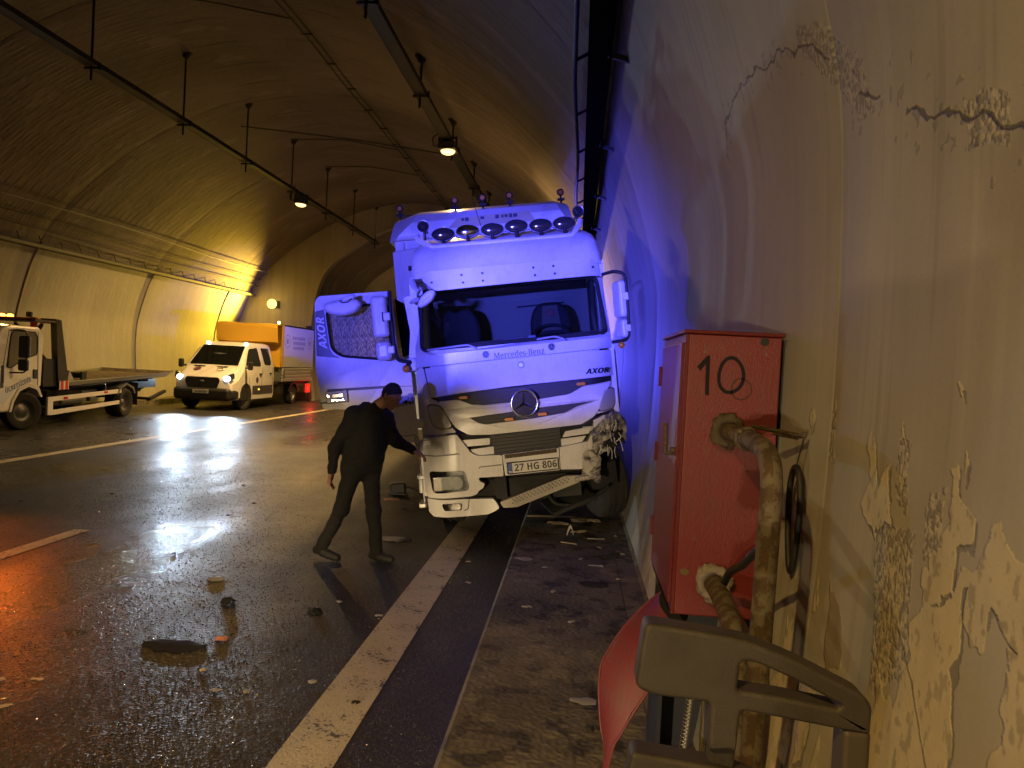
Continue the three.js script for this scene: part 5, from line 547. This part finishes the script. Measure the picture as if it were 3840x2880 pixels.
const add3 = (a, b, t = 1) => [a[0] + b[0] * t, a[1] + b[1] * t, a[2] + b[2] * t], mid = (a, b, t = 0.5) => [0, 1, 2].map((k) => lerp(a[k], b[k], t)), nrm = (v) => { const l = Math.hypot(...v); return v.map((q) => q / l); }, crs = (a, b) => [a[1] * b[2] - a[2] * b[1], a[2] * b[0] - a[0] * b[2], a[0] * b[1] - a[1] * b[0]];
// J: joints; face: where the head looks; fine: cell size
function person(label, J, face, mats, fine, group) {
  const P = thing('person', label, 'person', [J.at[0], 0, J.at[1]], group), up0 = [0, 1, 0], f = nrm(face), rt = nrm(crs(f, up0)), up = crs(rt, f), H = J.head, hp = (a, b, c) => add3(add3(add3(H, rt, a), up, b), f, c);
  const shc = mid(J.shR, J.shL), hipc = mid(J.hipR, J.hipL), neckB = add3(shc, [0, 0.05, 0]), sk = [];
  const skull = (x, y, z, g = 0) => { const d = [x - H[0], y - H[1], z - H[2]], a = d[0] * rt[0] + d[1] * rt[1] + d[2] * rt[2], b = d[0] * up[0] + d[1] * up[1] + d[2] * up[2], c = d[0] * f[0] + d[1] * f[1] + d[2] * f[2]; const R = [0.075 + g, 0.108 + g, 0.094 + g], k = Math.hypot(a / R[0], (b - 0.02) / R[1], (c + 0.005) / R[2]); return (k - 1) * 0.085; };
  const headF = (x, y, z) => { let d = skull(x, y, z); d = smin(d, cap(hp(0, -0.065, 0.045), hp(0, -0.085, 0.06), 0.042, 0.03)(x, y, z), 0.04); d = smin(d, cap(hp(0, 0.012, 0.092), hp(0, -0.026, 0.112), 0.010, 0.016)(x, y, z), 0.014); d = smin(d, cap(hp(-0.035, 0.03, 0.083), hp(0.035, 0.03, 0.083), 0.012, 0.012)(x, y, z), 0.02); for (const s of [-1, 1]) { d = smin(d, cap(hp(s * 0.074, 0.02, -0.012), hp(s * 0.078, -0.025, -0.005), 0.013, 0.010)(x, y, z), 0.008); d = -smin(-d, cap(hp(s * 0.031, 0.012, 0.102), hp(s * 0.031, 0.012, 0.104), 0.014, 0.014)(x, y, z), 0.015); d = smin(d, cap(hp(s * 0.031, 0.010, 0.080), hp(s * 0.031, 0.010, 0.081), 0.012, 0.012)(x, y, z), 0.004); } d = smin(d, cap(hp(-0.018, -0.052, 0.09), hp(0.018, -0.052, 0.09), 0.009, 0.009)(x, y, z), 0.012); return smin(d, cap(hp(0, -0.05, -0.02), neckB, 0.055, 0.06)(x, y, z), 0.03); };
  const hr = 0.17, hb = (q) => [[q[0] - hr, q[1] - hr - 0.06, q[2] - hr], [q[0] + hr, q[1] + hr, q[2] + hr]], hc = fine < 0.015 ? 0.005 : 0.012; const geos = [nets(headF, ...hb(H), hc)];
  const hand = (w, t, side) => { const d = nrm(add3(t, w, -1)), n0 = nrm(crs(d, [0, 0, 1].map((v, i) => v + 0.01 * i))), wv = nrm(crs(d, n0)), Q = (a, b, c) => add3(add3(add3(w, d, a), wv, b), n0, c), F = [cap(Q(-0.02, 0, 0), Q(0.05, 0.012, 0), 0.027, 0.024), cap(Q(0.02, -0.018, 0), Q(0.075, -0.024, 0.004), 0.02, 0.017), cap(Q(0.02, 0.02, 0), Q(0.075, 0.022, 0.004), 0.02, 0.017)], L = [0.062, 0.074, 0.078, 0.068]; [-0.03, -0.010, 0.010, 0.03].forEach((o, i) => { const k = L[i] / 0.078, c = -side; F.push(cap(Q(0.075, o, 0.002), Q(0.075 + 0.034 * k, o * 1.05, 0.010 * c), 0.0095, 0.009), cap(Q(0.075 + 0.034 * k, o * 1.05, 0.010 * c), Q(0.075 + 0.058 * k, o * 1.05, 0.026 * c), 0.009, 0.008), cap(Q(0.075 + 0.058 * k, o * 1.05, 0.026 * c), Q(0.075 + 0.070 * k, o, 0.044 * c), 0.008, 0.007)); }); F.push(cap(Q(0.01, -0.03, 0), Q(0.045, -0.052, -0.01 * side), 0.013, 0.011), cap(Q(0.045, -0.052, -0.01 * side), Q(0.078, -0.050, -0.022 * side), 0.011, 0.008)); const G = blend(F, 0.008), c = Q(0.06, 0, 0); return nets(G, c.map((v) => v - 0.13), c.map((v) => v + 0.13), fine < 0.015 ? 0.0045 : 0.01); };
  geos.push(hand(J.wrR, J.tipR, 1), hand(J.wrL, J.tipL, -1));
  const inner = blend([cap(J.hipR, J.shR, 0.09, 0.08), cap(J.hipL, J.shL, 0.09, 0.08), cap(J.shR, J.elR, 0.045, 0.036), cap(J.elR, J.wrR, 0.036, 0.026), cap(J.shL, J.elL, 0.045, 0.036), cap(J.elL, J.wrL, 0.036, 0.026), cap(J.hipR, J.knR, 0.075, 0.05), cap(J.knR, J.anR, 0.048, 0.034), cap(J.hipL, J.knL, 0.075, 0.05), cap(J.knL, J.anL, 0.048, 0.034), cap(neckB, hp(0, -0.05, -0.02), 0.058, 0.052)], 0.05);
  const all = [J.shR, J.shL, J.elR, J.elL, J.wrR, J.wrL, J.hipR, J.hipL, J.knR, J.knL, J.anR, J.anL, J.toR, J.toL], lo = [0, 1, 2].map((k) => Math.min(...all.map((p) => p[k])) - 0.26), hi = [0, 1, 2].map((k) => Math.max(...all.map((p) => p[k])) + 0.26);
  geos.push(nets(inner, lo, hi, fine * 1.6)); part('body', geos, mats.skin, P);
  const wr = (x, y, z) => 0.022 * (fbm(x * 9 + z * 4 + 3, y * 16, 3) - 0.5) + 0.012 * (fbm(x * 22 + 7, y * 26 + z * 18, 2) - 0.5), hem = J.hem, fw = nrm(crs(nrm(add3(J.shL, J.shR, -1)), up0));
  const belly = add3(mid(hipc, shc, 0.35), fw, 0.03), jf = blend([cap(add3(J.hipR, [0, -0.06, 0]), J.shR, 0.112, 0.085), cap(add3(J.hipL, [0, -0.06, 0]), J.shL, 0.112, 0.085), cap(hipc, shc, 0.122, 0.115), cap(belly, add3(shc, fw, 0.03), 0.13, 0.11)], 0.09), af = blend([cap(J.shR, J.elR, 0.070, 0.055), cap(J.elR, mid(J.elR, J.wrR, 0.95), 0.054, 0.042), cap(J.shL, J.elL, 0.070, 0.055), cap(J.elL, mid(J.elL, J.wrL, 0.95), 0.054, 0.042)], 0.05), collar = cap(add3(neckB, [0, -0.01, 0]), add3(neckB, add3([0, 0.055, 0], f, 0.015)), 0.085, 0.075);
  part('jacket', nets((x, y, z) => { let d = smin(smin(jf(x, y, z), af(x, y, z), 0.05), collar(x, y, z), 0.04) + wr(x, y, z); const inside = Math.hypot(x - neckB[0] - 0.02 * f[0], z - neckB[2] - 0.02 * f[2]) - 0.062; if (y > neckB[1] + 0.01) d = Math.max(d, -inside, y - neckB[1] - 0.085); const core = cap(hipc, hipc, 0.3, 0.3)(x, y, z); return core < 0.12 ? Math.max(d, hem + 0.02 * (x - hipc[0]) - y) : d; }, lo, [hi[0], hi[1] + 0.1, hi[2]], fine), mats.jacket, P);
  const leg = (h, k, a) => [cap(h, k, 0.095, 0.066), cap(k, add3(a, [0, -0.03, 0]), 0.066, 0.060)], tf = blend([...leg(J.hipR, J.knR, J.anR), ...leg(J.hipL, J.knL, J.anL), cap(J.hipR, J.hipL, 0.12, 0.12)], 0.045);
  part('trousers', nets((x, y, z) => Math.max(tf(x, y, z) + wr(x, y * 0.8, z) * 0.9, J.cuff - y, y - hipc[1] - 0.1), lo, hi, fine), mats.trousers, P);
  for (const s of ['R', 'L']) { const a = J['an' + s], t = J['to' + s], d = nrm([t[0] - a[0], 0, t[2] - a[2]]), heel = [a[0] - d[0] * 0.045, Math.max(0.045, a[1] - 0.05), a[2] - d[2] * 0.045], fl = J['fl' + s] ?? 0.004; const F = blend([cap(heel, t, 0.038, 0.030), cap(add3(a, [0, 0.02, 0]), mid(heel, t, 0.35), 0.040, 0.040), cap(mid(heel, t, 0.6), t, 0.039, 0.030)], 0.03); part('shoe', nets((x, y, z) => Math.max(F(x, y, z), fl - y), [Math.min(a[0], t[0]) - 0.13, -0.03, Math.min(a[2], t[2]) - 0.13], [Math.max(a[0], t[0]) + 0.13, a[1] + 0.13, Math.max(a[2], t[2]) + 0.13], fine * 0.7), mats.shoe, P); }
  const hn = nrm(add3(up, f, -0.95)); part('hair', nets((x, y, z) => { const d = skull(x, y, z, 0.004) + 0.010 * (fbm(x * 90, y * 90 + z * 60, 2) - 0.5), q = (x - H[0]) * hn[0] + (y - H[1]) * hn[1] + (z - H[2]) * hn[2]; const e = [x - H[0], y - H[1], z - H[2]], b = e[0] * up[0] + e[1] * up[1] + e[2] * up[2], c = e[0] * f[0] + e[1] * f[1] + e[2] * f[2]; return Math.max(d, Math.min(0.004 - q, Math.max(c + 0.012, -0.07 - b)) + 0.012 * (fbm(x * 30, y * 30, 2) - 0.5)); }, ...hb(H), hc), mats.hair, P);
  return P;
}
const cloth = (c) => std(c, 0.9, 0, { bumpMap: repc(TX.fineBump, 5, 5), bumpScale: 0.002 }), skinM = phys([0.33, 0.17, 0.11], 0.55), hairM = std(0.012, 0.7);
{
  const O = -2.0, p = (x, y, z = 0) => [x - O, y, z];
  person('man in black jacket and trousers striding towards the lorry with one arm reaching out', { at: [O, -7.05], head: p(-1.715, 1.565, 0.02), shR: p(-2.03, 1.37, 0.12), shL: p(-1.80, 1.36, -0.10), elR: p(-2.17, 1.09, 0.20), wrR: p(-2.19, 0.84, 0.19), tipR: p(-2.215, 0.70, 0.18), elL: p(-1.68, 1.13, -0.16), wrL: p(-1.52, 1.045, -0.20), tipL: p(-1.42, 1.0, -0.22), hipR: p(-2.03, 0.90, 0.07), hipL: p(-1.91, 0.90, -0.07), knR: p(-2.11, 0.50, 0.10), anR: p(-2.31, 0.14, 0.04), toR: p(-2.14, 0.04, 0.08), knL: p(-1.85, 0.48, -0.06), anL: p(-1.80, 0.10, -0.05), toL: p(-1.65, 0.04, 0.0), hem: 0.84, cuff: 0.055 }, [0.80, -0.52, 0.34], { skin: skinM, jacket: cloth(0.006), trousers: cloth([0.0075, 0.007, 0.007]), shoe: std(0.008, 0.7), hair: hairM }, 0.012);
  // bystanders between the patrol car and the lorry, outside the picture: their heads shade the blue light from the lower half of the cab
  const stand = (s) => ({ head: [0, 1.63 * s, 0.02], shR: [0.19 * s, 1.43 * s, 0], shL: [-0.19 * s, 1.43 * s, 0], elR: [0.25 * s, 1.12 * s, 0.02], wrR: [0.24 * s, 0.86 * s, -0.06], tipR: [0.23 * s, 0.72 * s, -0.08], elL: [-0.25 * s, 1.12 * s, 0.02], wrL: [-0.24 * s, 0.86 * s, -0.06], tipL: [-0.23 * s, 0.72 * s, -0.08], hipR: [0.09, 0.92 * s, 0], hipL: [-0.09, 0.92 * s, 0], knR: [0.11, 0.5 * s, -0.02], knL: [-0.11, 0.5 * s, -0.02], anR: [0.12, 0.10, 0.02], anL: [-0.12, 0.10, 0.02], toR: [0.15, 0.04, -0.13], toL: [-0.15, 0.04, -0.13], hem: 0.84 * s, cuff: 0.05 });
  const mats = { skin: skinM, jacket: cloth([0.03, 0.035, 0.05]), trousers: cloth(0.03), shoe: std(0.02, 0.5), hair: hairM };
  const src = person('bystander in dark jacket behind the viewer, farther from the walkway', { at: [-3.12, 3.0], ...stand(1.0) }, [0, -0.05, -1], mats, 0.022, 'bystanders behind the viewer'); src.userData.group = 'bystanders behind the viewer';
  [[-2.72, 3.2, 0.99, 'bystander in dark jacket behind the viewer, nearer the walkway'], [-0.14, 1.0, 1.05, 'tall bystander close behind the viewer on the walkway']].forEach(([x, z, s, label]) => { const c = src.clone(); c.name = numbered('person'); c.position.set(x, x > -0.5 ? 0.156 : 0, z); c.scale.setScalar(s); c.userData = { label, category: 'person', group: 'bystanders behind the viewer' }; scene.add(c); });
}

// ------------------------------------------------------------------ red cabinet, pipes, frame and loose panel at the right wall
const redM = phys(1, 0.45, { map: repc(TX.red, 1, 1), clearcoat: 0.15, clearcoatRoughness: 0.4, bumpMap: repc(TX.fineBump, 3, 3), bumpScale: 0.0015 });
{
  const T = thing('red_cabinet', 'red metal wall cabinet marked 10 with pipes leaving its side', 'cabinet', [0.4, 0.99, -2.96]);   // local: x to the wall, y up, -z along the wall
  const D = 0.355, H = 1.07, L = 0.73;
  part('side_panel', rb(D - 0.012, H, 0.02, 0.006, D / 2 + 0.006, H / 2, -0.01), redM, T); part('side_panel', bx(D - 0.012, H, 0.02, D / 2 + 0.006, H / 2, -L + 0.01), redM, T); part('top_panel', rb(D + 0.02, 0.014, L + 0.02, 0.005, D / 2, H + 0.008, -L / 2), redM, T); part('bottom_panel', bx(D, 0.012, L - 0.04, D / 2, 0.006, -L / 2), redM, T); part('back_panel', bx(0.012, H, L - 0.04, D - 0.006, H / 2, -L / 2), M.darkSteel, T);
  part('frame', [bx(0.012, H - 0.005, 0.03, 0.006, H / 2, -0.015), bx(0.012, H - 0.005, 0.03, 0.006, H / 2, -L + 0.015), bx(0.012, 0.03, L - 0.06, 0.006, H - 0.018, -L / 2), bx(0.012, 0.03, L - 0.06, 0.006, 0.015, -L / 2)], redM, T);
  const d = part('door', [rb(0.016, H - 0.07, L - 0.066, 0.004, -0.002, H / 2, -L / 2)], redM, T); part('handle', [bar([-0.012, 0.60, -0.12], [-0.04, 0.60, -0.12], 0.007), bar([-0.04, 0.605, -0.12], [-0.042, 0.72, -0.125], 0.008), bar([-0.012, 0.62, -0.05], [-0.03, 0.62, -0.05], 0.012)], M.rust, d); part('hinge', [...[0.2, 0.55, 0.9].map((y) => cy(0.009, 0.009, 0.09, -0.012, y, -L + 0.025))], redM, d);
  const q = (X, Y) => [(X - 512) * 0.000711 + (Y - 70) * 0.0665 * 0.000711, H - (Y - 70 - 25 * (X - 512) / 450) * 0.000741], ink = std([0.008, 0.004, 0.010], 0.9), ringO = (X, Y, rx, ry, w, rot = 0) => { const s = [], h = []; for (let i = 0; i < 36; i++) { const a = i / 36 * 2 * Math.PI, k = 1 + 0.03 * Math.sin(3 * a + 1), c = Math.cos(rot), n = Math.sin(rot), e = (r1, r2) => [X + (Math.cos(a) * r1 * c - Math.sin(a) * r2 * n) * k, Y + (Math.cos(a) * r1 * n + Math.sin(a) * r2 * c) * k]; s.push(q(...e(rx + w, ry + w))); h.unshift(q(...e(rx - w, ry - w))); } return ext(s, 0.0012, { holes: [h], z: 0.0008 }); };
  part('painted_number', [ext([[566, 240], [582, 262], [612, 228], [606, 384], [626, 386], [635, 184], [622, 182]].map(([x, y]) => q(x, y)), 0.0012, { z: 0.0008 }), ringO(742, 286, 64, 88, 9, 0.12)], ink, T); part('painted_ring', ringO(795, 356, 52, 53, 4), std([0.05, 0.012, 0.012], 0.6), T); part('vent_hole', cy(0.016, 0.016, 0.003, ...q(918, 118), 0.001, 'z', 16), M.letter, T);
  { const [x, y] = q(492, 1290); part('scrape', ext(round([[x - 0.018, y + 0.008], [x + 0.005, y + 0.014], [x + 0.02, y], [x + 0.006, y - 0.014], [x - 0.012, y - 0.008]], 0.004), 0.0015, { z: 0.0005 }), std([0.12, 0.10, 0.05], 0.8), T); }
}
{
  const foam = (c, r, seed) => { const g = new THREE.TorusGeometry(r, 0.02, 12, 40), p = g.attributes.position; for (let i = 0; i < p.count; i++) { const x = p.getX(i), y = p.getY(i), z = p.getZ(i), k = 1 + 0.5 * (fbm(x * 60 + seed, y * 60 + z * 50, 3) - 0.5); p.setXYZ(i, x * k, y * k, z * k * 1.2); } g.computeVertexNormals(); return g.translate(...c); };
  const T = thing('upper_pipe', 'rusty pipe leaving the red cabinet and bending down the wall', 'pipe'); part('tube', tube([[0.57, 1.70, -2.97], [0.572, 1.70, -2.75], [0.57, 1.698, -2.45], [0.568, 1.685, -2.33], [0.563, 1.65, -2.25], [0.56, 1.58, -2.215], [0.555, 1.40, -2.205], [0.548, 1.0, -2.20], [0.54, 0.5, -2.20], [0.535, 0.15, -2.20]], 0.0315, 90, 16), M.pipe, T); part('collar', [new THREE.TorusGeometry(0.035, 0.007, 8, 28).translate(0.571, 1.70, -2.62)], M.rust, T); part('packing', foam([0.57, 1.70, -2.945], 0.046, 3), std([0.07, 0.055, 0.035], 0.95), T); part('bolt', sp(0.012, 0.545, 1.725, -2.60), M.rust, T);
  const U = thing('lower_pipe', 'grey pipe leaving the red cabinet low down behind the frame', 'pipe'); part('tube', tube([[0.55, 1.125, -2.97], [0.548, 1.12, -2.75], [0.545, 1.09, -2.55], [0.542, 1.0, -2.44], [0.54, 0.8, -2.41], [0.54, 0.15, -2.40]], 0.035, 60, 16), M.pipe, U); part('packing', foam([0.55, 1.125, -2.945], 0.05, 8), std([0.22, 0.20, 0.18], 0.9), U);
  const R = thing('hanging_loop', 'black cable loop hung from a rusty hook on the wall', 'cable'); part('hook', [bar([0.66, 1.725, -2.93], [0.752, 1.72, -2.60], 0.008), bar([0.752, 1.72, -2.60], [0.752, 1.735, -2.60], 0.008), bar([0.70, 1.712, -2.78], [0.745, 1.71, -2.65], 0.006)], M.rust, R); part('string', bar([0.752, 1.72, -2.60], [0.738, 1.615, -2.625], 0.0025, 5), M.cable, R); part('loop', tube([...Array(16)].map((_, i) => { const a = i / 16 * 2 * Math.PI; return [0.742, 1.44 + 0.175 * Math.cos(a), -2.635 + 0.062 * Math.sin(a) + 0.01 * Math.sin(2 * a)]; }), 0.011, 80, 8, true), M.cable, R);
  solo('dark_curved_strip', 'dark curved strip behind the upper pipe', 'hose', tube([[0.585, 1.42, -2.32], [0.58, 1.36, -2.45], [0.575, 1.28, -2.6], [0.57, 1.22, -2.75], [0.57, 1.14, -2.86]], 0.014, 40, 8), M.cable);  // thin dark curved strip between the upper pipe and the cabinet side
}
{
  const T = thing('moulded_barrier', 'grey moulded frame with triangular cut-outs in front of the red cabinet', 'barrier', [0.30, 0.16, -1.45]), gm = std([1.4, 1.22, 1.1], 0.6, 0, { map: repc(TX.grime, 2.5, 2.5), bumpMap: repc(TX.fineBump, 10, 10), bumpScale: 0.0008 });
  const o = round([[0.145, 1.452, 0.014], [0.133, 1.335, 0.014], [0.165, 1.322, 0.01], [0.268, 1.318, 0.012], [0.268, 1.235, 0.002], [0.318, 1.235, 0.002], [0.322, 1.309, 0.012], [0.505, 1.289, 0.01], [0.546, 1.286, 0.004], [0.548, 1.335, 0.012], [0.53, 1.356, 0.02], [0.41, 1.408, 0.03], [0.318, 1.437, 0.03]], 0.01), h = round([[0.316, 1.397, 0.012], [0.342, 1.398, 0.012], [0.41, 1.372, 0.02], [0.494, 1.334, 0.012], [0.488, 1.327, 0.004], [0.40, 1.338, 0.02], [0.314, 1.345, 0.006]], 0.01);
  for (let k = 0; k < 5; k++) part('frame_tier', ext(o.map(([x, y]) => [x - 0.30 - 0.012 * k, y - 0.16 - 0.236 * k]), 0.06, { bevel: 0.008, holes: [h.map(([x, y]) => [x - 0.30 - 0.012 * k, y - 0.16 - 0.236 * k])], seg: 4 }), gm, T);
  part('stem', [...Array(5)].map((_, k) => rb(0.046, 0.262, 0.04, 0.008, -0.007 - 0.012 * k, 0.975 - 0.236 * k, 0.024, 0, 0, -0.05)), gm, T); part('stem_slot', [...Array(4)].map((_, k) => bx(0.014, 0.10, 0.004, -0.012 - 0.012 * k, 0.99 - 0.236 * k, 0.0455, 0, 0, -0.05)), M.blackPlastic, T); part('end_post', rb(0.05, 1.13, 0.06, 0.012, 0.225, 0.565, 0.028), std([0.05, 0.040, 0.03], 0.6), T);
}
{
  const T = thing('lower_box', 'dark open box under the red cabinet', 'box', [0.4, 0.15, -3.0]); part('box', [bx(0.33, 0.02, 0.6, 0.18, 0.01, -0.34), bx(0.02, 0.8, 0.6, 0.335, 0.41, -0.34), bx(0.33, 0.8, 0.02, 0.18, 0.41, -0.63), bx(0.02, 0.5, 0.35, 0.02, 0.27, -0.46)], std([0.012, 0.014, 0.022], 0.8), T);
  const A = [[0.40, 0.975, -3.30], [0.33, 0.93, -3.25], [0.235, 0.84, -3.18], [0.158, 0.73, -3.1], [0.15, 0.64, -3.05], [0.162, 0.52, -3.02], [0.185, 0.42, -3.0], [0.19, 0.30, -3.0]], Bb = [[0.405, 0.96, -2.985], [0.39, 0.86, -2.98], [0.365, 0.76, -2.97], [0.325, 0.675, -2.96], [0.28, 0.60, -2.95], [0.24, 0.52, -2.95], [0.205, 0.45, -2.95], [0.195, 0.34, -2.95]];
  const rings = A.map((a, i) => [...Array(9)].map((_, k) => { const p = mid(a, Bb[i], k / 8), w = 0.02 * (fbm(p[0] * 14 + 5, p[1] * 14, 3) - 0.5); return [p[0] + w - 0.02 * Math.sin(k / 8 * Math.PI), p[1], p[2] + w]; }));
  solo('bent_red_sheet', 'bent scratched red metal sheet hanging below the red cabinet', 'metal sheet', [loft(rings, { close: false, caps: false }), tube(Bb, 0.005, 40, 6), tube(A, 0.005, 40, 6)], phys(1, 0.55, { map: repc(TX.red, 2.3, 2.3), color: rgb(0.8, 1.7, 2.2), clearcoat: 0.1 }));
  const c = thing('corrugated_conduit', 'thin corrugated conduit behind the grey frame', 'conduit'); part('conduit', [tube([[0.425, 0.97, -2.5], [0.415, 0.80, -2.5], [0.40, 0.6, -2.5], [0.395, 0.16, -2.5]], 0.009, 30, 8), ...[...Array(40)].map((_, i) => at(new THREE.TorusGeometry(0.010, 0.0022, 5, 12).rotateX(Math.PI / 2), 0.424 - i * 0.0011, 0.955 - i * 0.012, -2.5))], M.galv, c);
  solo('wall_batten', 'pale upright batten behind the grey frame stem', 'batten', rb(0.035, 0.8, 0.03, 0.006, 0.475, 0.56, -2.52), M.walk);
}
// ------------------------------------------------------------------ wreckage on the road and walkway
{
  const r = rng(99), shardM = [std([0.30, 0.28, 0.24], 0.6), std([0.012, 0.012, 0.013], 0.9), std([0.40, 0.33, 0.22], 0.6), std([0.55, 0.22, 0.12], 0.5)];
  function shard(name, label, category, x, z, len, wid, h, turn, m, y0 = 0, group, curl = 0.12) {
    const n = 6, rings = [], sd = r() * 50; for (let i = 0; i <= n; i++) { const t = i / n, w = wid * 0.75 * (0.3 + 0.7 * Math.sin(Math.PI * (0.1 + 0.8 * t))) * (0.4 + 1.2 * vn(sd + i * 1.7, 3)), yy = h * curl * Math.sin(t * Math.PI) + 0.003, xx = (t - 0.5) * len, th = Math.max(0.004, h * 0.35); const k = (vn(sd + i, 9) - 0.5) * wid * 0.4; rings.push([[xx, yy, k - w], [xx, yy + h * 0.35, k], [xx, yy, k + w], [xx, yy + th * 0 - 0.0, k + w * 0.9], [xx, yy + h * 0.35 - th, k], [xx, yy, k - w * 0.9]]); }
    const g = loft(rings, { crease: 0.3 }); g.rotateY(turn); g.computeBoundingBox(); g.translate(0, -g.boundingBox.min.y + 0.001, 0); const o = solo(name, label, category, g, shardM[m], group); o.position.set(x, y0, z); return o;
  }
  shard('bumper_shard', 'long black bumper piece lying on the wet road nearest the viewer', 'debris', -2.48, -4.70, 0.40, 0.11, 0.035, 0.05, 1, 0, undefined, 0.1);
  shard('plastic_shard', 'white edged black scrap on the road left of the walking man', 'debris', -2.91, -6.15, 0.13, 0.07, 0.045, 0.3, 0); shard('plastic_shard', 'upright dark scrap on the road midway to the walking man', 'debris', -2.54, -5.60, 0.09, 0.06, 0.05, 1.2, 1, 0, undefined, 0.6); shard('plastic_shard', 'reddish scrap on the road beside the long black bumper piece', 'debris', -2.25, -4.88, 0.08, 0.05, 0.04, 0.2, 3); shard('plastic_shard', 'tiny yellowish scrap on the road in front of the long bumper piece', 'debris', -2.12, -4.37, 0.04, 0.02, 0.03, 0.4, 2); shard('plastic_shard', 'dark lump on the road beside the solid edge line', 'debris', -1.85, -5.55, 0.09, 0.08, 0.06, 0.9, 1);
  shard('plastic_shard', 'long white plastic piece on the road at the lorry wheel', 'debris', -1.82, -8.0, 0.30, 0.12, 0.07, -0.1, 0); shard('plastic_shard', 'pale pointed sliver on the road at the left picture edge', 'debris', -2.87, -3.73, 0.07, 0.03, 0.01, 0.9, 2); shard('plastic_shard', 'pale sliver on the road below the lane dash', 'debris', -2.94, -4.07, 0.07, 0.025, 0.012, 0.1, 2);
  { const b = thing('broken_housing', 'black broken lamp housing on the road below the open door', 'debris', [-2.46, 0, -10.75]); part('shell', [rb(0.22, 0.16, 0.14, 0.03, 0, 0.09, 0, 0, 0.2, 0.1), bx(0.26, 0.02, 0.2, 0, 0.02, 0, 0, 0.1, 0)], M.blackPlastic, b); part('wire', tube([[0.1, 0.12, 0], [0.2, 0.10, 0.03], [0.3, 0.06, 0.02], [0.32, 0.01, 0.0]], 0.010, 20, 5), M.cable, b); }
  shard('amber_shard', 'amber lens fragment on the road below the open door', 'debris', -2.44, -10.3, 0.20, 0.12, 0.04, 0.4, 3);
  shard('flat_shard', 'large pale panel fragment on the walkway under the lorry', 'debris', 0.17, -8.95, 0.34, 0.14, 0.05, 0.3, 2, 0.156); shard('flat_shard', 'boat shaped pale fragment on the walkway under the lorry', 'debris', -0.13, -8.66, 0.24, 0.09, 0.05, -0.2, 2, 0.156); shard('flat_shard', 'long thin trim strip on the walkway under the bumper', 'debris', -0.15, -9.05, 0.72, 0.05, 0.03, 0.15, 2, 0.156);
  shard('flat_shard', 'small upright white triangle on the walkway before the lorry', 'debris', 0.01, -8.12, 0.07, 0.05, 0.09, 0.2, 0, 0.156, undefined, 0.9); shard('flat_shard', 'brown curled scrap on the walkway before the lorry', 'debris', 0.10, -8.3, 0.2, 0.06, 0.04, 0.6, 2, 0.156); shard('flat_shard', 'thin brown sliver on the walkway before the lorry', 'debris', 0.0, -7.72, 0.17, 0.03, 0.02, -0.3, 2, 0.156); shard('flat_shard', 'pale curled sliver on the walkway near the wall footing', 'debris', 0.28, -8.0, 0.18, 0.04, 0.03, 0.1, 0, 0.156); shard('flat_shard', 'white triangular fragment on the walkway edge', 'debris', -0.40, -6.97, 0.16, 0.07, 0.02, 0.0, 0, 0.156); shard('flat_shard', 'narrow white sliver midway across the walkway', 'debris', 0.25, -6.9, 0.13, 0.03, 0.02, 0.05, 0, 0.156); shard('flat_shard', 'flat black fragment midway along the walkway', 'debris', 0.22, -6.30, 0.24, 0.10, 0.02, 0.1, 1, 0.156); shard('flat_shard', 'black twisted scrap on the walkway beside the wall footing', 'debris', 0.41, -7.3, 0.2, 0.06, 0.06, 0.8, 1, 0.156); shard('flat_shard', 'small black scrap on the walkway before the red cabinet', 'debris', 0.40, -5.68, 0.08, 0.03, 0.02, 0.2, 1, 0.156); shard('flat_shard', 'pale scrap at the walkway edge nearest the viewer', 'debris', -0.28, -5.57, 0.07, 0.025, 0.02, 0.3, 0, 0.156); shard('flat_shard', 'white paper scrap on the walkway beside the bent red sheet', 'debris', 0.12, -4.05, 0.14, 0.05, 0.01, -0.1, 0, 0.156); shard('flat_shard', 'dark scrap on the walkway beside the bent red sheet', 'debris', 0.16, -3.75, 0.07, 0.04, 0.03, 0.4, 1, 0.156);
  const bits = [[-3.55, -7.0], [-3.64, -6.82], [-3.12, -4.02], [-5.85, -9.36], [-6.47, -8.55], [-3.94, -8.58], [-3.98, -9.39], [-4.67, -10.61], [-1.92, -4.12], [-1.75, -4.14], [-1.44, -4.34], [-1.22, -4.44], [-1.12, -4.13], [-1.75, -5.82], [-1.37, -5.57], [-0.85, -6.6], [-0.95, -7.3]];
  bits.forEach(([x, z], i) => shard('road_crumb', 'tiny crumb of broken plastic scattered on the road', 'debris', x, z, 0.03 + 0.03 * r(), 0.02 + 0.02 * r(), 0.02, r() * 3, [0, 1, 0, 1, 1, 1, 1, 1, 0, 0, 0, 0, 1, 0, 0, 0, 0][i], 0.004, 'crumbs of wreckage on the road'));
  [[0.49, -8.19], [0.48, -7.49], [0.52, -7.4], [-0.33, -7.02], [0.12, -7.1], [0.43, -6.5], [-0.2, -6.7], [-0.15, -7.5], [0.3, -7.6], [0.05, -5.3], [-0.1, -6.0], [0.33, -5.2]].forEach(([x, z], i) => shard('walkway_crumb', 'tiny crumb of broken plastic scattered on the walkway', 'debris', x, z, 0.03 + 0.04 * r(), 0.02, 0.02, r() * 3, i % 4 === 3 ? 1 : 0, 0.16, 'crumbs of wreckage on the walkway'));
}

scene.traverse((o) => { if (o.isMesh) { o.castShadow = o.receiveShadow = true; } });
renderer.render(scene, camera);
